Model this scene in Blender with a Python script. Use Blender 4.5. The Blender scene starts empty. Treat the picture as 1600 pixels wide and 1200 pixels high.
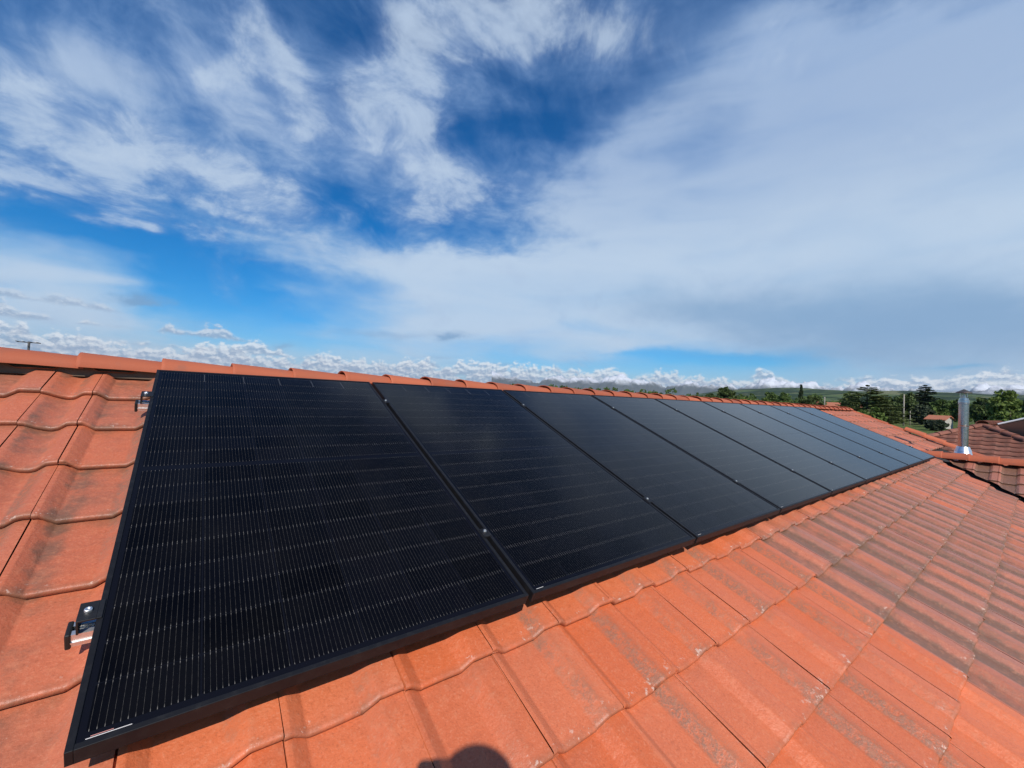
import bpy, bmesh, math, random
import numpy as np
from mathutils import Vector, Matrix

sc = bpy.context.scene
COL = sc.collection
R = math.radians
Z0 = 4.0                                     # height of the panels' lower edge above the ground
PITCH = R(22.8); CA, SA = math.cos(PITCH), math.sin(PITCH)

# ------------------------------------------------------------------ camera
CAM = Vector((0.1372, -1.0153, 0.6451 + Z0))
cam_data = bpy.data.cameras.new('camera'); cam = bpy.data.objects.new('camera', cam_data); COL.objects.link(cam)
_r = Vector((0.7877, -0.6142, 0.0478)).normalized(); _f = Vector((0.6137, 0.7891, 0.0279))
_f = (_f - _r * _f.dot(_r)).normalized(); _u = _r.cross(_f)
_m = Matrix.Identity(4)
for i in range(3):
    _m[i][0] = _r[i]; _m[i][1] = _u[i]; _m[i][2] = -_f[i]; _m[i][3] = CAM[i]
cam.matrix_world = _m
cam_data.sensor_width = 36; cam_data.lens = 642.68 / 1600 * 36
cam_data.clip_start = 0.02; cam_data.clip_end = 90000
sc.camera = cam

# ------------------------------------------------------------------ node helpers
class NT:
    def __init__(s, tree): s.t = tree; s.n = tree.nodes; s.l = tree.links
    def put(s, sock, v):
        if isinstance(v, bpy.types.NodeSocket): s.l.new(v, sock)
        elif v is not None:
            if hasattr(sock, 'default_value'):
                try: sock.default_value = v
                except Exception:
                    sock.default_value = tuple(v) + (1.0,) if len(v) == 3 else v
    def node(s, typ, ins=None, **kw):
        n = s.n.new(typ)
        for k, v in kw.items(): setattr(n, k, v)
        for k, v in (ins or {}).items(): s.put(n.inputs[k], v)
        return n
    def m(s, op, a, b=None, c=None, clamp=False):
        n = s.n.new('ShaderNodeMath'); n.operation = op; n.use_clamp = clamp
        for i, v in enumerate((a, b, c)): s.put(n.inputs[i], v) if v is not None else None
        return n.outputs[0]
    def vm(s, op, a, b=None, out=0):
        n = s.n.new('ShaderNodeVectorMath'); n.operation = op
        s.put(n.inputs[0], a)
        if b is not None: s.put(n.inputs[3] if op == 'SCALE' else n.inputs[1], b)
        return n.outputs[1] if op in ('DOT_PRODUCT', 'LENGTH') else n.outputs[0]
    def ss(s, v, lo, hi, a=0.0, b=1.0):
        n = s.n.new('ShaderNodeMapRange'); n.interpolation_type = 'SMOOTHSTEP'
        for k, x in zip(('Value', 'From Min', 'From Max', 'To Min', 'To Max'), (v, lo, hi, a, b)): s.put(n.inputs[k], x)
        return n.outputs[0]
    def mix(s, f, a, b, mode='MIX'):
        n = s.n.new('ShaderNodeMix'); n.data_type = 'RGBA'; n.blend_type = mode
        s.put(n.inputs[0], f); s.put(n.inputs[6], a); s.put(n.inputs[7], b)
        return n.outputs[2]
    def noise(s, vec, scale, detail=4, rough=0.55, dist=0.0, out=0):
        n = s.n.new('ShaderNodeTexNoise')
        s.put(n.inputs['Vector'], vec) if vec is not None else None
        n.inputs['Scale'].default_value = scale; n.inputs['Detail'].default_value = detail
        n.inputs['Roughness'].default_value = rough; n.inputs['Distortion'].default_value = dist
        return n.outputs[out]
    def comb(s, x, y, z):
        n = s.n.new('ShaderNodeCombineXYZ')
        for i, v in enumerate((x, y, z)): s.put(n.inputs[i], v)
        return n.outputs[0]
    def sep(s, v):
        n = s.n.new('ShaderNodeSeparateXYZ'); s.put(n.inputs[0], v); return n.outputs

def lin(r, g, b, k=1.0):
    f = lambda c: (c / 255 / 12.92 if c <= 10.3 else ((c / 255 + 0.055) / 1.055) ** 2.4)
    return (f(r) * k, f(g) * k, f(b) * k, 1.0)

# ------------------------------------------------------------------ sky
SUN_DIR = Vector((-0.3868, -0.6486, 0.6555)).normalized()
SUN_EL = math.asin(SUN_DIR.z)
SKY_STRENGTH = 0.1
# cloud banks: each row is a soft ellipse in azimuth / elevation (degrees)
# <sky-shapes>
SKY_FLUFF = [(-0.1422, -0.03743, 14.99, 0.04238, -0.2916, 2.237, 0.9), (-0.1149, -0.02393, 11.01, 0.01009, -0.3513, 6.775, 0.95), (-0.3142, -0.05878, 33.72, -0.01217, -0.3275, 9.079, 0.7), (-0.1116, -0.03029, 9.739, 0.04784, -0.3419, 2.913, 0.75), (-0.1608, -0.01505, 16.28, -0.04243, -0.548, 13.47, 0.8), (-0.2962, 0.01702, 30.17, -0.1332, -0.315, 19.3, 0.5), (-0.1715, -0.199, 21.83, 0.2011, -0.216, -9.71, 0.9), (-0.1272, -0.1628, 15.75, 0.216, -0.1907, -11.72, 1.0), (-0.09401, -0.1473, 11.4, 0.1494, -0.1461, -5.605, 1.0), (-0.09108, -0.1474, 9.947, 0.1649, -0.1404, -6.686, 0.9), (-0.2701, 0.02419, 20.57, -0.09211, -0.3248, 19.84, -0.3), (-0.1873, -0.05782, 15.56, 0.04828, -0.3923, 5.967, -0.3), (-0.09172, 0.006337, 4.562, -0.006373, -0.2646, 9.538, -0.3), (-0.1268, 0.02127, 7.868, -0.06955, -0.3366, 12.91, 0.7), (-0.123, 0.01152, 7.003, -0.03864, -0.3984, 19.44, 1.1), (-0.09983, 0.008448, 4.632, 0.000284, -0.4399, 18.9, 0.8), (-0.2127, -0.005661, 11.53, 0.007734, -0.6918, 18.63, 1.0), (-0.1798, 0.01448, 12.93, -0.05535, -0.245, 12.69, 0.55), (-0.6913, -0.7094, 85.01, 0.3331, -0.3117, -20.29, 0.6), (-0.07093, 0.004696, 2.405, 0.03978, -0.3267, 12.12, 0.5), (-0.4927, 0.0294, 43.04, -0.3621, -1.469, 55.26, 0.8), (-0.5569, 0.0329, 46.93, -0.4193, -1.999, 64.49, 0.6), (-0.2952, -0.003029, 28.17, -0.3332, -1.798, 59.14, 0.6), (-0.167, 0.01426, 10.89, -0.05022, -0.2984, 14.82, 0.6), (-0.1888, 0.06269, 1.275, 0.02301, -0.3728, 12.92, 0.5), (-0.236, -0.09566, 25.38, 0.03634, -0.3622, 8.127, 0.25), (-0.2197, 0.01604, 16.54, -0.06381, -0.2642, 12.88, 0.4), (-0.2322, -0.02952, 20.58, -0.02066, -1.039, 20.67, 0.6)]
SKY_VEIL = [(-0.03298, 0.001172, 0.8896, 0.01171, -0.0971, 1.673, 0.85), (-0.06215, 0.0009646, 0.4178, 0.01685, -0.0581, 1.115, 0.75), (-0.04374, -0.003181, 2.791, 0.01061, -0.3361, 4.753, 0.75), (-0.03623, 0.001639, 1.565, -0.000541, -0.2141, 2.871, 0.7), (-0.1013, -0.008871, 10.24, 0.02198, -0.2816, 0.1902, 0.75), (-0.16, -0.00622, 16.26, 0.01898, -0.4295, 0.1358, 0.5), (-0.05535, 0.003003, 3.609, -0.02256, -0.2786, 4.021, 0.55), (-0.06171, 0.001637, 0.6978, 0.07435, -0.2033, 6.121, 0.6), (-0.08048, 0.005606, 7.708, -0.08524, -0.1803, 13.55, 0.42), (-0.05197, 0.003567, 4.07, -0.03368, -0.1388, 6.419, 0.45), (-0.05398, 0.002235, 2.146, -0.008404, -0.4444, 3.413, 0.55), (-0.05121, 0.04326, 0.422, -0.06139, -0.1378, 6.377, 0.35), (-0.04656, 0.003762, 2.801, -0.01667, -0.1558, 6.901, 0.3), (-0.0414, 0.0002339, 3.012, -0.007088, -0.3999, 2.064, 0.35), (-0.08726, 0.004804, 7.852, -0.0656, -0.7096, 7.606, 0.3), (-0.145, -0.03887, 13.03, 0.08416, -0.2887, -4.354, -0.55), (-0.08978, 0.0293, 3.662, -0.04134, -0.2828, 11.99, -0.36), (-0.1979, 0.01841, 13.18, -0.09127, -0.4861, 26.22, -0.2), (-0.212, -0.06478, 17.07, 0.08109, -0.5245, 5.547, -0.25), (-0.1076, 0.001663, 2.84, 0.02094, -1.25, 6.745, -0.6), (-0.2017, 0.007876, 7.342, -0.02014, -1.171, 8.321, -0.4), (-0.119, -0.009865, 11.82, -0.03943, -1.044, 18.22, -0.45), (-0.2105, -0.03769, 17.82, 0.08484, -0.8307, 4.77, -0.3), (-0.1881, 0.0142, 11.35, -0.03172, -0.2677, 11.25, -0.2), (-0.2755, 0.003269, 1.275, 0.06493, -3.321, 15.4, -0.4), (0.0312, 0.0, 0.625, 0.0, 0.0667, -1.2, 1.05), (0.025, 0.0, 1.5, 0.0, 0.0556, -1.3889, 0.5), (0.0167, 0.0, -2.8333, 0.0, 0.05, -1.5, 0.4), (0.02, 0.0, 2.4, 0.0, 0.0455, -1.5909, 0.4)]  # includes an unseen bank added right of view to brighten the far panels
SKY_GREY = [(-0.05981, -0.001373, 0.5029, 0.03269, -0.2242, 1.564, 0.8), (-0.05986, 0.001669, 1.284, 0.01573, -0.2658, 2.522, 0.45), (-0.0793, 0.009343, 2.173, -0.0211, -0.5036, 7.188, 0.3), (-0.1358, -0.006581, 0.3951, 0.09684, -0.3523, 3.491, 0.4), (-0.2188, -0.008637, 22.4, -0.1614, -1.281, 33.44, 0.2), (-0.3298, 0.009493, 30.88, -0.2666, -1.897, 40.36, 0.9), (-0.5308, 0.01511, 49.02, -0.3947, -2.975, 60.1, 0.6), (-0.5717, 0.03, 34.82, -0.08663, -1.273, 14.71, 1.0), (-0.1352, 0.007432, 9.378, -0.1508, -1.696, 23.21, 0.5), (-0.5565, 0.03103, 44.89, -0.1537, -1.599, 19.45, 0.7), (-0.2243, 0.003222, 12.31, -0.0447, -2.813, 14.09, 0.5), (-0.2863, 0.004946, 17.48, -0.09844, -3.797, 24.43, 0.4)]
# </sky-shapes>
world = bpy.data.worlds.new('World'); sc.world = world; world.use_nodes = True
w = NT(world.node_tree); w.n.clear()
sky = w.node('ShaderNodeTexSky', sky_type='NISHITA', sun_disc=False, sun_elevation=SUN_EL,
             sun_rotation=math.atan2(SUN_DIR.x, SUN_DIR.y), air_density=1.0, dust_density=0.15, ozone_density=3.0, altitude=400)
d = w.node('ShaderNodeTexCoord').outputs['Generated']
dx, dy, dz = w.sep(d)
az = w.m('MULTIPLY', w.m('ARCTAN2', dy, dx), 57.2958)
el = w.m('MULTIPLY', w.m('ARCSINE', dz), 57.2958)
den = w.m('ADD', w.m('MAXIMUM', dz, 0.0), 0.42)
P = w.comb(w.m('DIVIDE', dx, den), w.m('DIVIDE', dy, den), 0.0)
PW = w.vm('ADD', P, w.vm('SCALE', w.vm('SUBTRACT', w.noise(P, 2.0, 3, 0.5, out=1), (0.5, 0.5, 0.5)), 0.32))
wn = w.vm('SUBTRACT', w.noise(P, 3.2, 6, 0.6, out=1), (0.5, 0.5, 0.5))
wx, wy, wz = w.sep(wn)
q = w.comb(w.m('MULTIPLY_ADD', wx, 17.0, az), w.m('MULTIPLY_ADD', wy, w.m('MULTIPLY_ADD', el, 0.28, 1.5), el), 1.0)
def blobs(rows, start):
    acc = start
    for a, b, c, e, f, g, amp in rows:
        t1 = w.vm('DOT_PRODUCT', q, (a, b, c)); t2 = w.vm('DOT_PRODUCT', q, (e, f, g))
        s2 = w.m('MULTIPLY_ADD', t2, t2, w.m('MULTIPLY', t1, t1))
        acc = w.m('MULTIPLY_ADD', w.m('POWER', 0.36788, s2), amp, acc)
    return acc
n_wisp = w.noise(PW, 5.0, 9, 0.60, 0.25)
n_big = w.noise(P, 1.7, 4, 0.5)
n_fine = w.noise(PW, 15.0, 6, 0.6)
n_mid = w.noise(PW, 8.5, 7, 0.62, 0.2)
mott = w.ss(w.m('MULTIPLY_ADD', n_fine, 0.35, w.m('MULTIPLY', n_mid, 0.65)), 0.34, 0.66)
n_str = w.noise(w.comb(w.m('MULTIPLY', az, 0.035), w.m('MULTIPLY', el, 0.16), 0.0), 1.6, 4, 0.50, 0.5)
fluff = blobs(SKY_FLUFF, w.m('MULTIPLY_ADD', n_big, 0.5, -0.22))
fluff = w.m('ADD', fluff, w.m('MULTIPLY_ADD', n_wisp, 1.8, -0.92))
fluff = w.m('ADD', fluff, w.m('MULTIPLY_ADD', n_mid, 1.1, -0.55))
fluff = w.ss(fluff, 0.0, 1.25)
veil = blobs(SKY_VEIL, w.m('MULTIPLY_ADD', n_big, 0.7, -0.27))
veil = w.m('ADD', veil, w.m('MULTIPLY_ADD', n_str, 0.6, -0.29))
veil = w.m('ADD', veil, w.m('MULTIPLY', w.m('MULTIPLY_ADD', n_mid, 1.2, -0.62), w.m('MULTIPLY', w.ss(az, 25, 60), w.ss(el, 10, 20))))
veil = w.ss(veil, -0.05, 1.0)
grey = w.ss(w.m('ADD', blobs(SKY_GREY, 0.0), w.m('MULTIPLY_ADD', n_mid, 0.35, -0.17)), 0.0, 1.1)
K = 1.0 / SKY_STRENGTH
base = w.mix(1.0, sky.outputs[0], w.mix(w.ss(el, 4, 38), (0.58, 0.90, 1.16, 1), (0.70, 0.88, 1.10, 1)), 'MULTIPLY')
base = w.node('ShaderNodeHueSaturation', {'Hue': 0.5, 'Saturation': 1.22, 'Value': 1.0, 'Color': base}).outputs[0]
veil_col = w.mix(w.ss(el, 3, 30), lin(162, 206, 238, K), lin(130, 166, 214, K))
veil_col = w.mix(w.ss(w.m('MULTIPLY_ADD', veil, 0.7, w.m('MULTIPLY', n_str, 0.6)), 0.48, 1.12), veil_col, w.mix(w.ss(el, 17, 32), lin(198, 217, 237, K), lin(168, 191, 223, K)))
c = w.mix(w.m('MULTIPLY', veil, 0.92), base, veil_col)
fl_col = w.mix(w.ss(w.m('MULTIPLY_ADD', mott, 0.6, w.m('MULTIPLY', fluff, 0.5)), 0.30, 0.95), lin(132, 162, 208, K), lin(192, 210, 232, K))
c = w.mix(w.m('MULTIPLY', fluff, w.m('MULTIPLY_ADD', mott, 0.36, 0.44)), c, fl_col)
c = w.mix(w.m('MULTIPLY', grey, 0.8), c, lin(124, 164, 204, K))
# cumulus rows near the horizon: flat grey bases, white tops
left = w.ss(az, 58, 88)
def cloud_row(c, b0, hmax, fr, th, seed, alpha, white):
    """a rank of cumulus at one distance: flat base at elevation b0, heaped tops"""
    hn = w.noise(w.comb(w.m('MULTIPLY', az, fr), seed, 0.0), 1.0, 3, 0.6)
    base_e = w.m('MULTIPLY_ADD', w.noise(w.comb(w.m('MULTIPLY', az, 0.08), seed + 5.0, 0.0), 1.0, 2, 0.5), 1.0, b0 - 0.5)
    h = w.m('MULTIPLY', w.ss(w.m('SUBTRACT', hn, th), 0.0, 0.28), hmax)
    pv_ = w.comb(w.m('MULTIPLY', az, 1.1), w.m('MULTIPLY', el, 1.6), seed)
    pf = w.noise(pv_, 1.0, 7, 0.62, 0.15)
    pf2 = w.noise(w.vm('ADD', pv_, (-0.20, 0.45, 0.0)), 1.0, 7, 0.62, 0.15)
    rel = w.m('SUBTRACT', el, base_e)
    body = w.m('SUBTRACT', w.m('MULTIPLY', h, w.m('MULTIPLY_ADD', pf, 1.9, 0.05)), rel)
    mask = w.m('MULTIPLY', w.ss(body, -0.05, 0.62), w.ss(w.m('MULTIPLY_ADD', pf, 0.7, rel), 0.10, 0.55))
    sh = w.m('ADD', w.m('MULTIPLY', w.m('DIVIDE', rel, w.m('MAXIMUM', h, 0.35)), 0.55), w.m('MULTIPLY', w.m('SUBTRACT', pf, pf2), 2.6))
    col = w.mix(w.ss(sh, -0.12, 0.62), lin(156, 178, 205, K), white)
    return w.mix(w.m('MULTIPLY', mask, alpha), c, col)
W1 = lin(238, 242, 246, K * 1.1)
c = w.mix(w.m('MULTIPLY', w.ss(el, 5.5, 1.5, 0.0, 0.55), w.ss(el, -4, 0)), c, lin(196, 214, 232, K))
c = cloud_row(c, 1.4, 2.0, 0.16, 0.22, 3.1, 0.82, W1)
c = cloud_row(c, 2.3, 2.2, 0.13, 0.33, 9.7, 0.80, W1)
c = cloud_row(c, 3.4, 1.9, 0.17, w.m('MULTIPLY_ADD', left, -0.16, 0.50), 17.3, 0.75, W1)
c = cloud_row(c, 4.9, 1.7, 0.12, w.m('MULTIPLY_ADD', left, -0.30, 0.68), 24.9, 0.80, lin(222, 230, 240, K))
c = cloud_row(c, 6.4, 1.5, 0.10, w.m('MULTIPLY_ADD', w.ss(az, 84, 102), -0.26, 0.70), 33.5, 0.7, lin(205, 218, 234, K))
bg = w.node('ShaderNodeBackground', {'Color': c, 'Strength': SKY_STRENGTH})
w.l.new(bg.outputs[0], w.node('ShaderNodeOutputWorld').inputs[0])
world.cycles.sampling_method = 'MANUAL'; world.cycles.sample_map_resolution = 512

# ------------------------------------------------------------------ sun, exposure
sun_data = bpy.data.lights.new('sun', 'SUN'); sun = bpy.data.objects.new('sun', sun_data); COL.objects.link(sun)
sun_data.energy = 4.4; sun_data.angle = R(0.53); sun_data.color = (1.0, 0.945, 0.87)
sun.rotation_euler = SUN_DIR.to_track_quat('Z', 'Y').to_euler(); sun.location = (-10, -20, 30)
sc.view_settings.view_transform = 'Standard'; sc.view_settings.look = 'None'
sc.view_settings.exposure = 0.0; sc.view_settings.gamma = 1.0; sc.view_settings.use_curve_mapping = False
sc.cycles.use_denoising = True; sc.cycles.max_bounces = 6; sc.cycles.diffuse_bounces = 3
sc.cycles.glossy_bounces = 3; sc.cycles.transparent_max_bounces = 8; sc.cycles.volume_bounces = 0
sc.cycles.sample_clamp_indirect = 4.0

# ------------------------------------------------------------------ mesh helpers
def obj(name, verts, faces, mat=None, parent=None, smooth=False, kind=None):
    me = bpy.data.meshes.new(name); me.from_pydata([tuple(v) for v in verts], [], faces); me.update()
    if mat: me.materials.append(mat)
    if smooth:
        me.polygons.foreach_set('use_smooth', [True] * len(me.polygons))
    o = bpy.data.objects.new(name, me); COL.objects.link(o)
    if parent: o.parent = parent
    if kind: o['kind'] = kind
    return o
def empty(name, loc=(0, 0, 0)):
    o = bpy.data.objects.new(name, None); COL.objects.link(o); o.location = loc; o.empty_display_size = 0.2; return o
def tag(o, label=None, cat=None, group=None, kind=None):
    for k, v in (('label', label), ('category', cat), ('group', group), ('kind', kind)):
        if v: o[k] = v
    return o
class MB:
    def __init__(s): s.v = []; s.f = []
    def add(s, vs, fs):
        n = len(s.v); s.v += [Vector(v) for v in vs]; s.f += [[i + n for i in f] for f in fs]; return s
    def box(s, a, b, bev=0.0, mat=None):
        (x0, y0, z0), (x1, y1, z1) = a, b
        if bev <= 0:
            vs = [(x, y, z) for z in (z0, z1) for y in (y0, y1) for x in (x0, x1)]
            fs = [[0, 2, 3, 1], [4, 5, 7, 6], [0, 1, 5, 4], [2, 6, 7, 3], [0, 4, 6, 2], [1, 3, 7, 5]]
        else:
            bm = bmesh.new(); bmesh.ops.create_cube(bm, size=1)
            for v in bm.verts: v.co = Vector((x0 + (v.co.x + .5) * (x1 - x0), y0 + (v.co.y + .5) * (y1 - y0), z0 + (v.co.z + .5) * (z1 - z0)))
            bmesh.ops.bevel(bm, geom=bm.edges[:], offset=bev, segments=2, affect='EDGES', profile=0.5)
            vs = [v.co.copy() for v in bm.verts]; bm.verts.index_update(); fs = [[v.index for v in f.verts] for f in bm.faces]; bm.free()
        if mat is not None: vs = [mat @ Vector(v) for v in vs]
        return s.add(vs, fs)
    def tube(s, pts, rads, seg=12, caps=True):
        pts = [Vector(p) for p in pts]; n = len(pts); vs = []; fs = []
        for i, p in enumerate(pts):
            t = (pts[min(i + 1, n - 1)] - pts[max(i - 1, 0)]).normalized()
            a = t.cross(Vector((0, 0, 1)) if abs(t.z) < .9 else Vector((1, 0, 0))).normalized(); b = t.cross(a)
            for k in range(seg):
                an = 2 * math.pi * k / seg; vs.append(p + (a * math.cos(an) + b * math.sin(an)) * rads[i])
        for i in range(n - 1):
            for k in range(seg):
                k2 = (k + 1) % seg; fs.append([i * seg + k, i * seg + k2, (i + 1) * seg + k2, (i + 1) * seg + k])
        if caps: fs.append(list(range(seg))[::-1]); fs.append([(n - 1) * seg + k for k in range(seg)])
        return s.add(vs, fs)
    def lathe(s, prof, seg=32, c=(0, 0, 0)):
        vs = []; fs = []; n = len(prof)
        for r, z in prof:
            for k in range(seg):
                a = 2 * math.pi * k / seg; vs.append((c[0] + r * math.cos(a), c[1] + r * math.sin(a), c[2] + z))
        for i in range(n - 1):
            for k in range(seg):
                k2 = (k + 1) % seg; fs.append([i * seg + k, i * seg + k2, (i + 1) * seg + k2, (i + 1) * seg + k])
        return s.add(vs, fs)
    def quad(s, a, b, c, d_): return s.add([a, b, c, d_], [[0, 1, 2, 3]])
    def build(s, name, mat, parent=None, smooth=False, kind=None): return obj(name, s.v, s.f, mat, parent, smooth, kind)

def mat(name, color=None, rough=0.6, metal=0.0, spec=0.5):
    m = bpy.data.materials.new(name); m.use_nodes = True
    t = NT(m.node_tree); b = t.n['Principled BSDF']
    if color: b.inputs['Base Color'].default_value = tuple(color[:3]) + (1.0,)
    b.inputs['Roughness'].default_value = rough; b.inputs['Metallic'].default_value = metal
    b.inputs['Specular IOR Level'].default_value = spec
    return m, t, b
def bump(t, b, h, strength=0.4, dist=0.01):
    n = t.node('ShaderNodeBump', {'Strength': strength, 'Distance': dist, 'Height': h}); t.l.new(n.outputs[0], b.inputs['Normal'])

# ------------------------------------------------------------------ materials
def clay_tile_material(name):
    m, t, b = mat(name, rough=0.7, spec=0.5)
    uv = t.node('ShaderNodeUVMap', uv_map='UVMap').outputs[0]; u, v, _ = t.sep(uv)
    at = t.node('ShaderNodeAttribute', attribute_name='tile_look'); wth, r1, r2 = t.sep(at.outputs['Vector'])
    r3 = at.outputs['Alpha']
    po = t.node('ShaderNodeNewGeometry').outputs['Position']
    nb = t.noise(po, 3.0, 4, 0.6); nm = t.noise(po, 14, 5, 0.62); nf = t.noise(po, 160, 4, 0.7); nx = t.noise(po, 45, 5, 0.65)
    c = t.mix(r1, (0.62, 0.130, 0.038, 1), (0.70, 0.175, 0.066, 1))
    c = t.mix(t.ss(nb, 0.35, 0.7, 0, 0.55), c, (0.56, 0.140, 0.062, 1))
    # aged clay goes pinker and greyer
    c = t.mix(t.m('MULTIPLY', wth, 0.85), c, t.mix(r2, (0.37, 0.165, 0.118, 1), (0.31, 0.150, 0.114, 1)))
    # fine grain
    c = t.mix(t.ss(nf, 0.53, 0.70, 0, 0.40), c, (0.70, 0.30, 0.18, 1))
    c = t.mix(t.ss(nf, 0.46, 0.32, 0, 0.42), c, (0.30, 0.080, 0.035, 1))
    # grime lying in the trough and on the rising flank
    pan = t.m('MULTIPLY', t.ss(u, 0.04, 0.16), t.ss(u, 0.76, 0.60))
    gr = t.m('ADD', t.m('MULTIPLY', pan, t.m('MULTIPLY_ADD', wth, 1.32, -0.10)), t.m('MULTIPLY_ADD', nm, 0.9, -0.52))
    gr = t.m('ADD', gr, t.m('MULTIPLY', t.m('MULTIPLY', r3, 0.5), t.m('MULTIPLY', t.ss(t.m('ADD', nb, t.m('MULTIPLY', nm, 0.4)), 0.55, 0.85), t.m('MULTIPLY', t.ss(u, 0.02, 0.1), t.ss(u, 0.42, 0.22)))))
    gr = t.ss(gr, 0.22, 0.85)
    c = t.mix(t.m('MULTIPLY', gr, 0.82), c, t.mix(nx, (0.110, 0.062, 0.038, 1), (0.225, 0.132, 0.086, 1)))
    # brown lichen grain on the rising flank of the newer tiles
    fl = t.m('MULTIPLY', t.ss(u, 0.58, 0.64), t.ss(u, 0.92, 0.70))
    fl = t.m('MULTIPLY', fl, t.ss(t.m('ADD', t.m('MULTIPLY', nm, 0.6), t.m('MULTIPLY', r2, 0.5)), 0.38, 0.78))
    fl = t.m('MULTIPLY', fl, t.ss(t.m('ADD', t.m('MULTIPLY', nx, 0.6), t.m('MULTIPLY', nf, 0.6)), 0.42, 0.74))
    c = t.mix(t.m('MULTIPLY', fl, 0.85), c, (0.17, 0.105, 0.07, 1))
    # mottling inside one tile
    c = t.mix(t.ss(nx, 0.50, 0.72, 0, 0.30), c, (0.66, 0.24, 0.12, 1))
    c = t.mix(t.ss(nx, 0.46, 0.28, 0, 0.28), c, (0.42, 0.11, 0.05, 1))
    # grime along the joint under the row above
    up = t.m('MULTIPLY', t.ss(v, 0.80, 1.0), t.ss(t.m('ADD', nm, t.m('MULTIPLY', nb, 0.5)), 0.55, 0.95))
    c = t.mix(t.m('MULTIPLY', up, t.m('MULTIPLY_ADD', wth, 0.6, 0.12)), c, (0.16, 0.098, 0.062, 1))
    # scuffed and dirty lower lip
    lip = t.ss(v, 0.085, -0.01)
    c = t.mix(t.m('MULTIPLY', t.m('MULTIPLY', lip, t.ss(t.m('ADD', nm, t.m('MULTIPLY', nx, 0.4)), 0.50, 0.80)), t.m('MULTIPLY_ADD', wth, 0.5, 0.35)), c, (0.19, 0.10, 0.06, 1))
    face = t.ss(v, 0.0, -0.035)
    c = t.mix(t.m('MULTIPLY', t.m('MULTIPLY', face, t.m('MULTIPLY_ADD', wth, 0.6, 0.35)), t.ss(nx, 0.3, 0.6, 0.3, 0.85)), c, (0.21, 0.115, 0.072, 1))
    sc_ = t.m('MULTIPLY', t.m('MULTIPLY', t.ss(v, 0.20, 0.02), t.ss(v, -0.03, 0.01)), t.ss(t.m('ADD', t.noise(po, 52, 4, 0.75), t.m('MULTIPLY', nm, 0.5)), 0.87, 0.91))
    c = t.mix(t.m('MULTIPLY', sc_, 0.65), c, (0.68, 0.50, 0.40, 1))
    dust = t.m('MULTIPLY', t.ss(t.noise(po, 70, 2, 0.5), 0.74, 0.80), 0.6)
    c = t.mix(dust, c, (0.62, 0.36, 0.25, 1))
    t.l.new(c, b.inputs['Base Color'])
    t.l.new(t.m('MULTIPLY_ADD', nx, 0.30, 0.30), b.inputs['Roughness'])
    bump(t, b, t.m('ADD', t.m('MULTIPLY', nf, 0.35), t.m('ADD', t.m('MULTIPLY', nx, 0.7), nm)), 0.55, 0.005)
    return m
M_TILE = clay_tile_material('clay_tile')

def ridge_material():
    m, t, b = mat('ridge_clay', rough=0.72, spec=0.3)
    po = t.node('ShaderNodeNewGeometry').outputs['Position']
    oi = t.node('ShaderNodeObjectInfo').outputs['Random']
    nm = t.noise(po, 9, 5, 0.6); nf = t.noise(po, 150, 3, 0.7)
    c = t.mix(oi, (0.37, 0.098, 0.048, 1), (0.52, 0.140, 0.066, 1))
    c = t.mix(t.ss(nm, 0.5, 0.75, 0, 0.6), c, (0.30, 0.115, 0.075, 1))
    c = t.mix(t.ss(nf, 0.6, 0.8, 0, 0.3), c, (0.58, 0.28, 0.18, 1))
    t.l.new(c, b.inputs['Base Color']); bump(t, b, t.m('ADD', nm, t.m('MULTIPLY', nf, 0.3)), 0.35, 0.004)
    return m
M_RIDGE = ridge_material()
M_DARK = mat('roof_underlay', (0.025, 0.018, 0.014), 0.9)[0]  # roof deck colour, kept dark so the gaps between tiles read as shaded
M_MORTAR = mat('ridge_mortar', (0.16, 0.11, 0.075), 0.95)[0]

def alu(name, col, rough, bands=0.0):
    m, t, b = mat(name, col, rough, 1.0)
    po = t.node('ShaderNodeTexCoord').outputs['Object']
    n = t.noise(po, 30, 4, 0.6)
    t.l.new(t.m('MULTIPLY_ADD', n, 0.25, rough - 0.12), b.inputs['Roughness'])
    return m
M_ALU = alu('aluminium', (0.86, 0.86, 0.85), 0.48)
M_BOLT = alu('bolt_steel', (0.42, 0.42, 0.42), 0.5)
M_STEEL = alu('stainless_steel', (0.55, 0.525, 0.49), 0.28)
M_COLLAR = alu('galvanised_flashing', (0.80, 0.81, 0.82), 0.33)
M_CAPST = alu('weathered_steel', (0.20, 0.175, 0.15), 0.6)
def blackmat(name, base, rough, spec=0.4):
    m, t, b = mat(name, base, rough, 0.0, spec)
    po = t.node('ShaderNodeNewGeometry').outputs['Position']
    n = t.noise(po, 40, 5, 0.65)
    t.l.new(t.mix(t.ss(n, 0.45, 0.8, 0, 0.2), base + (1,), (0.06, 0.058, 0.055, 1)), b.inputs['Base Color'])
    return m
M_FRAME = blackmat('black_anodised_frame', (0.010, 0.010, 0.012), 0.5, 0.22)
M_PLASTIC = blackmat('black_plastic', (0.014, 0.014, 0.015), 0.45)

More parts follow.
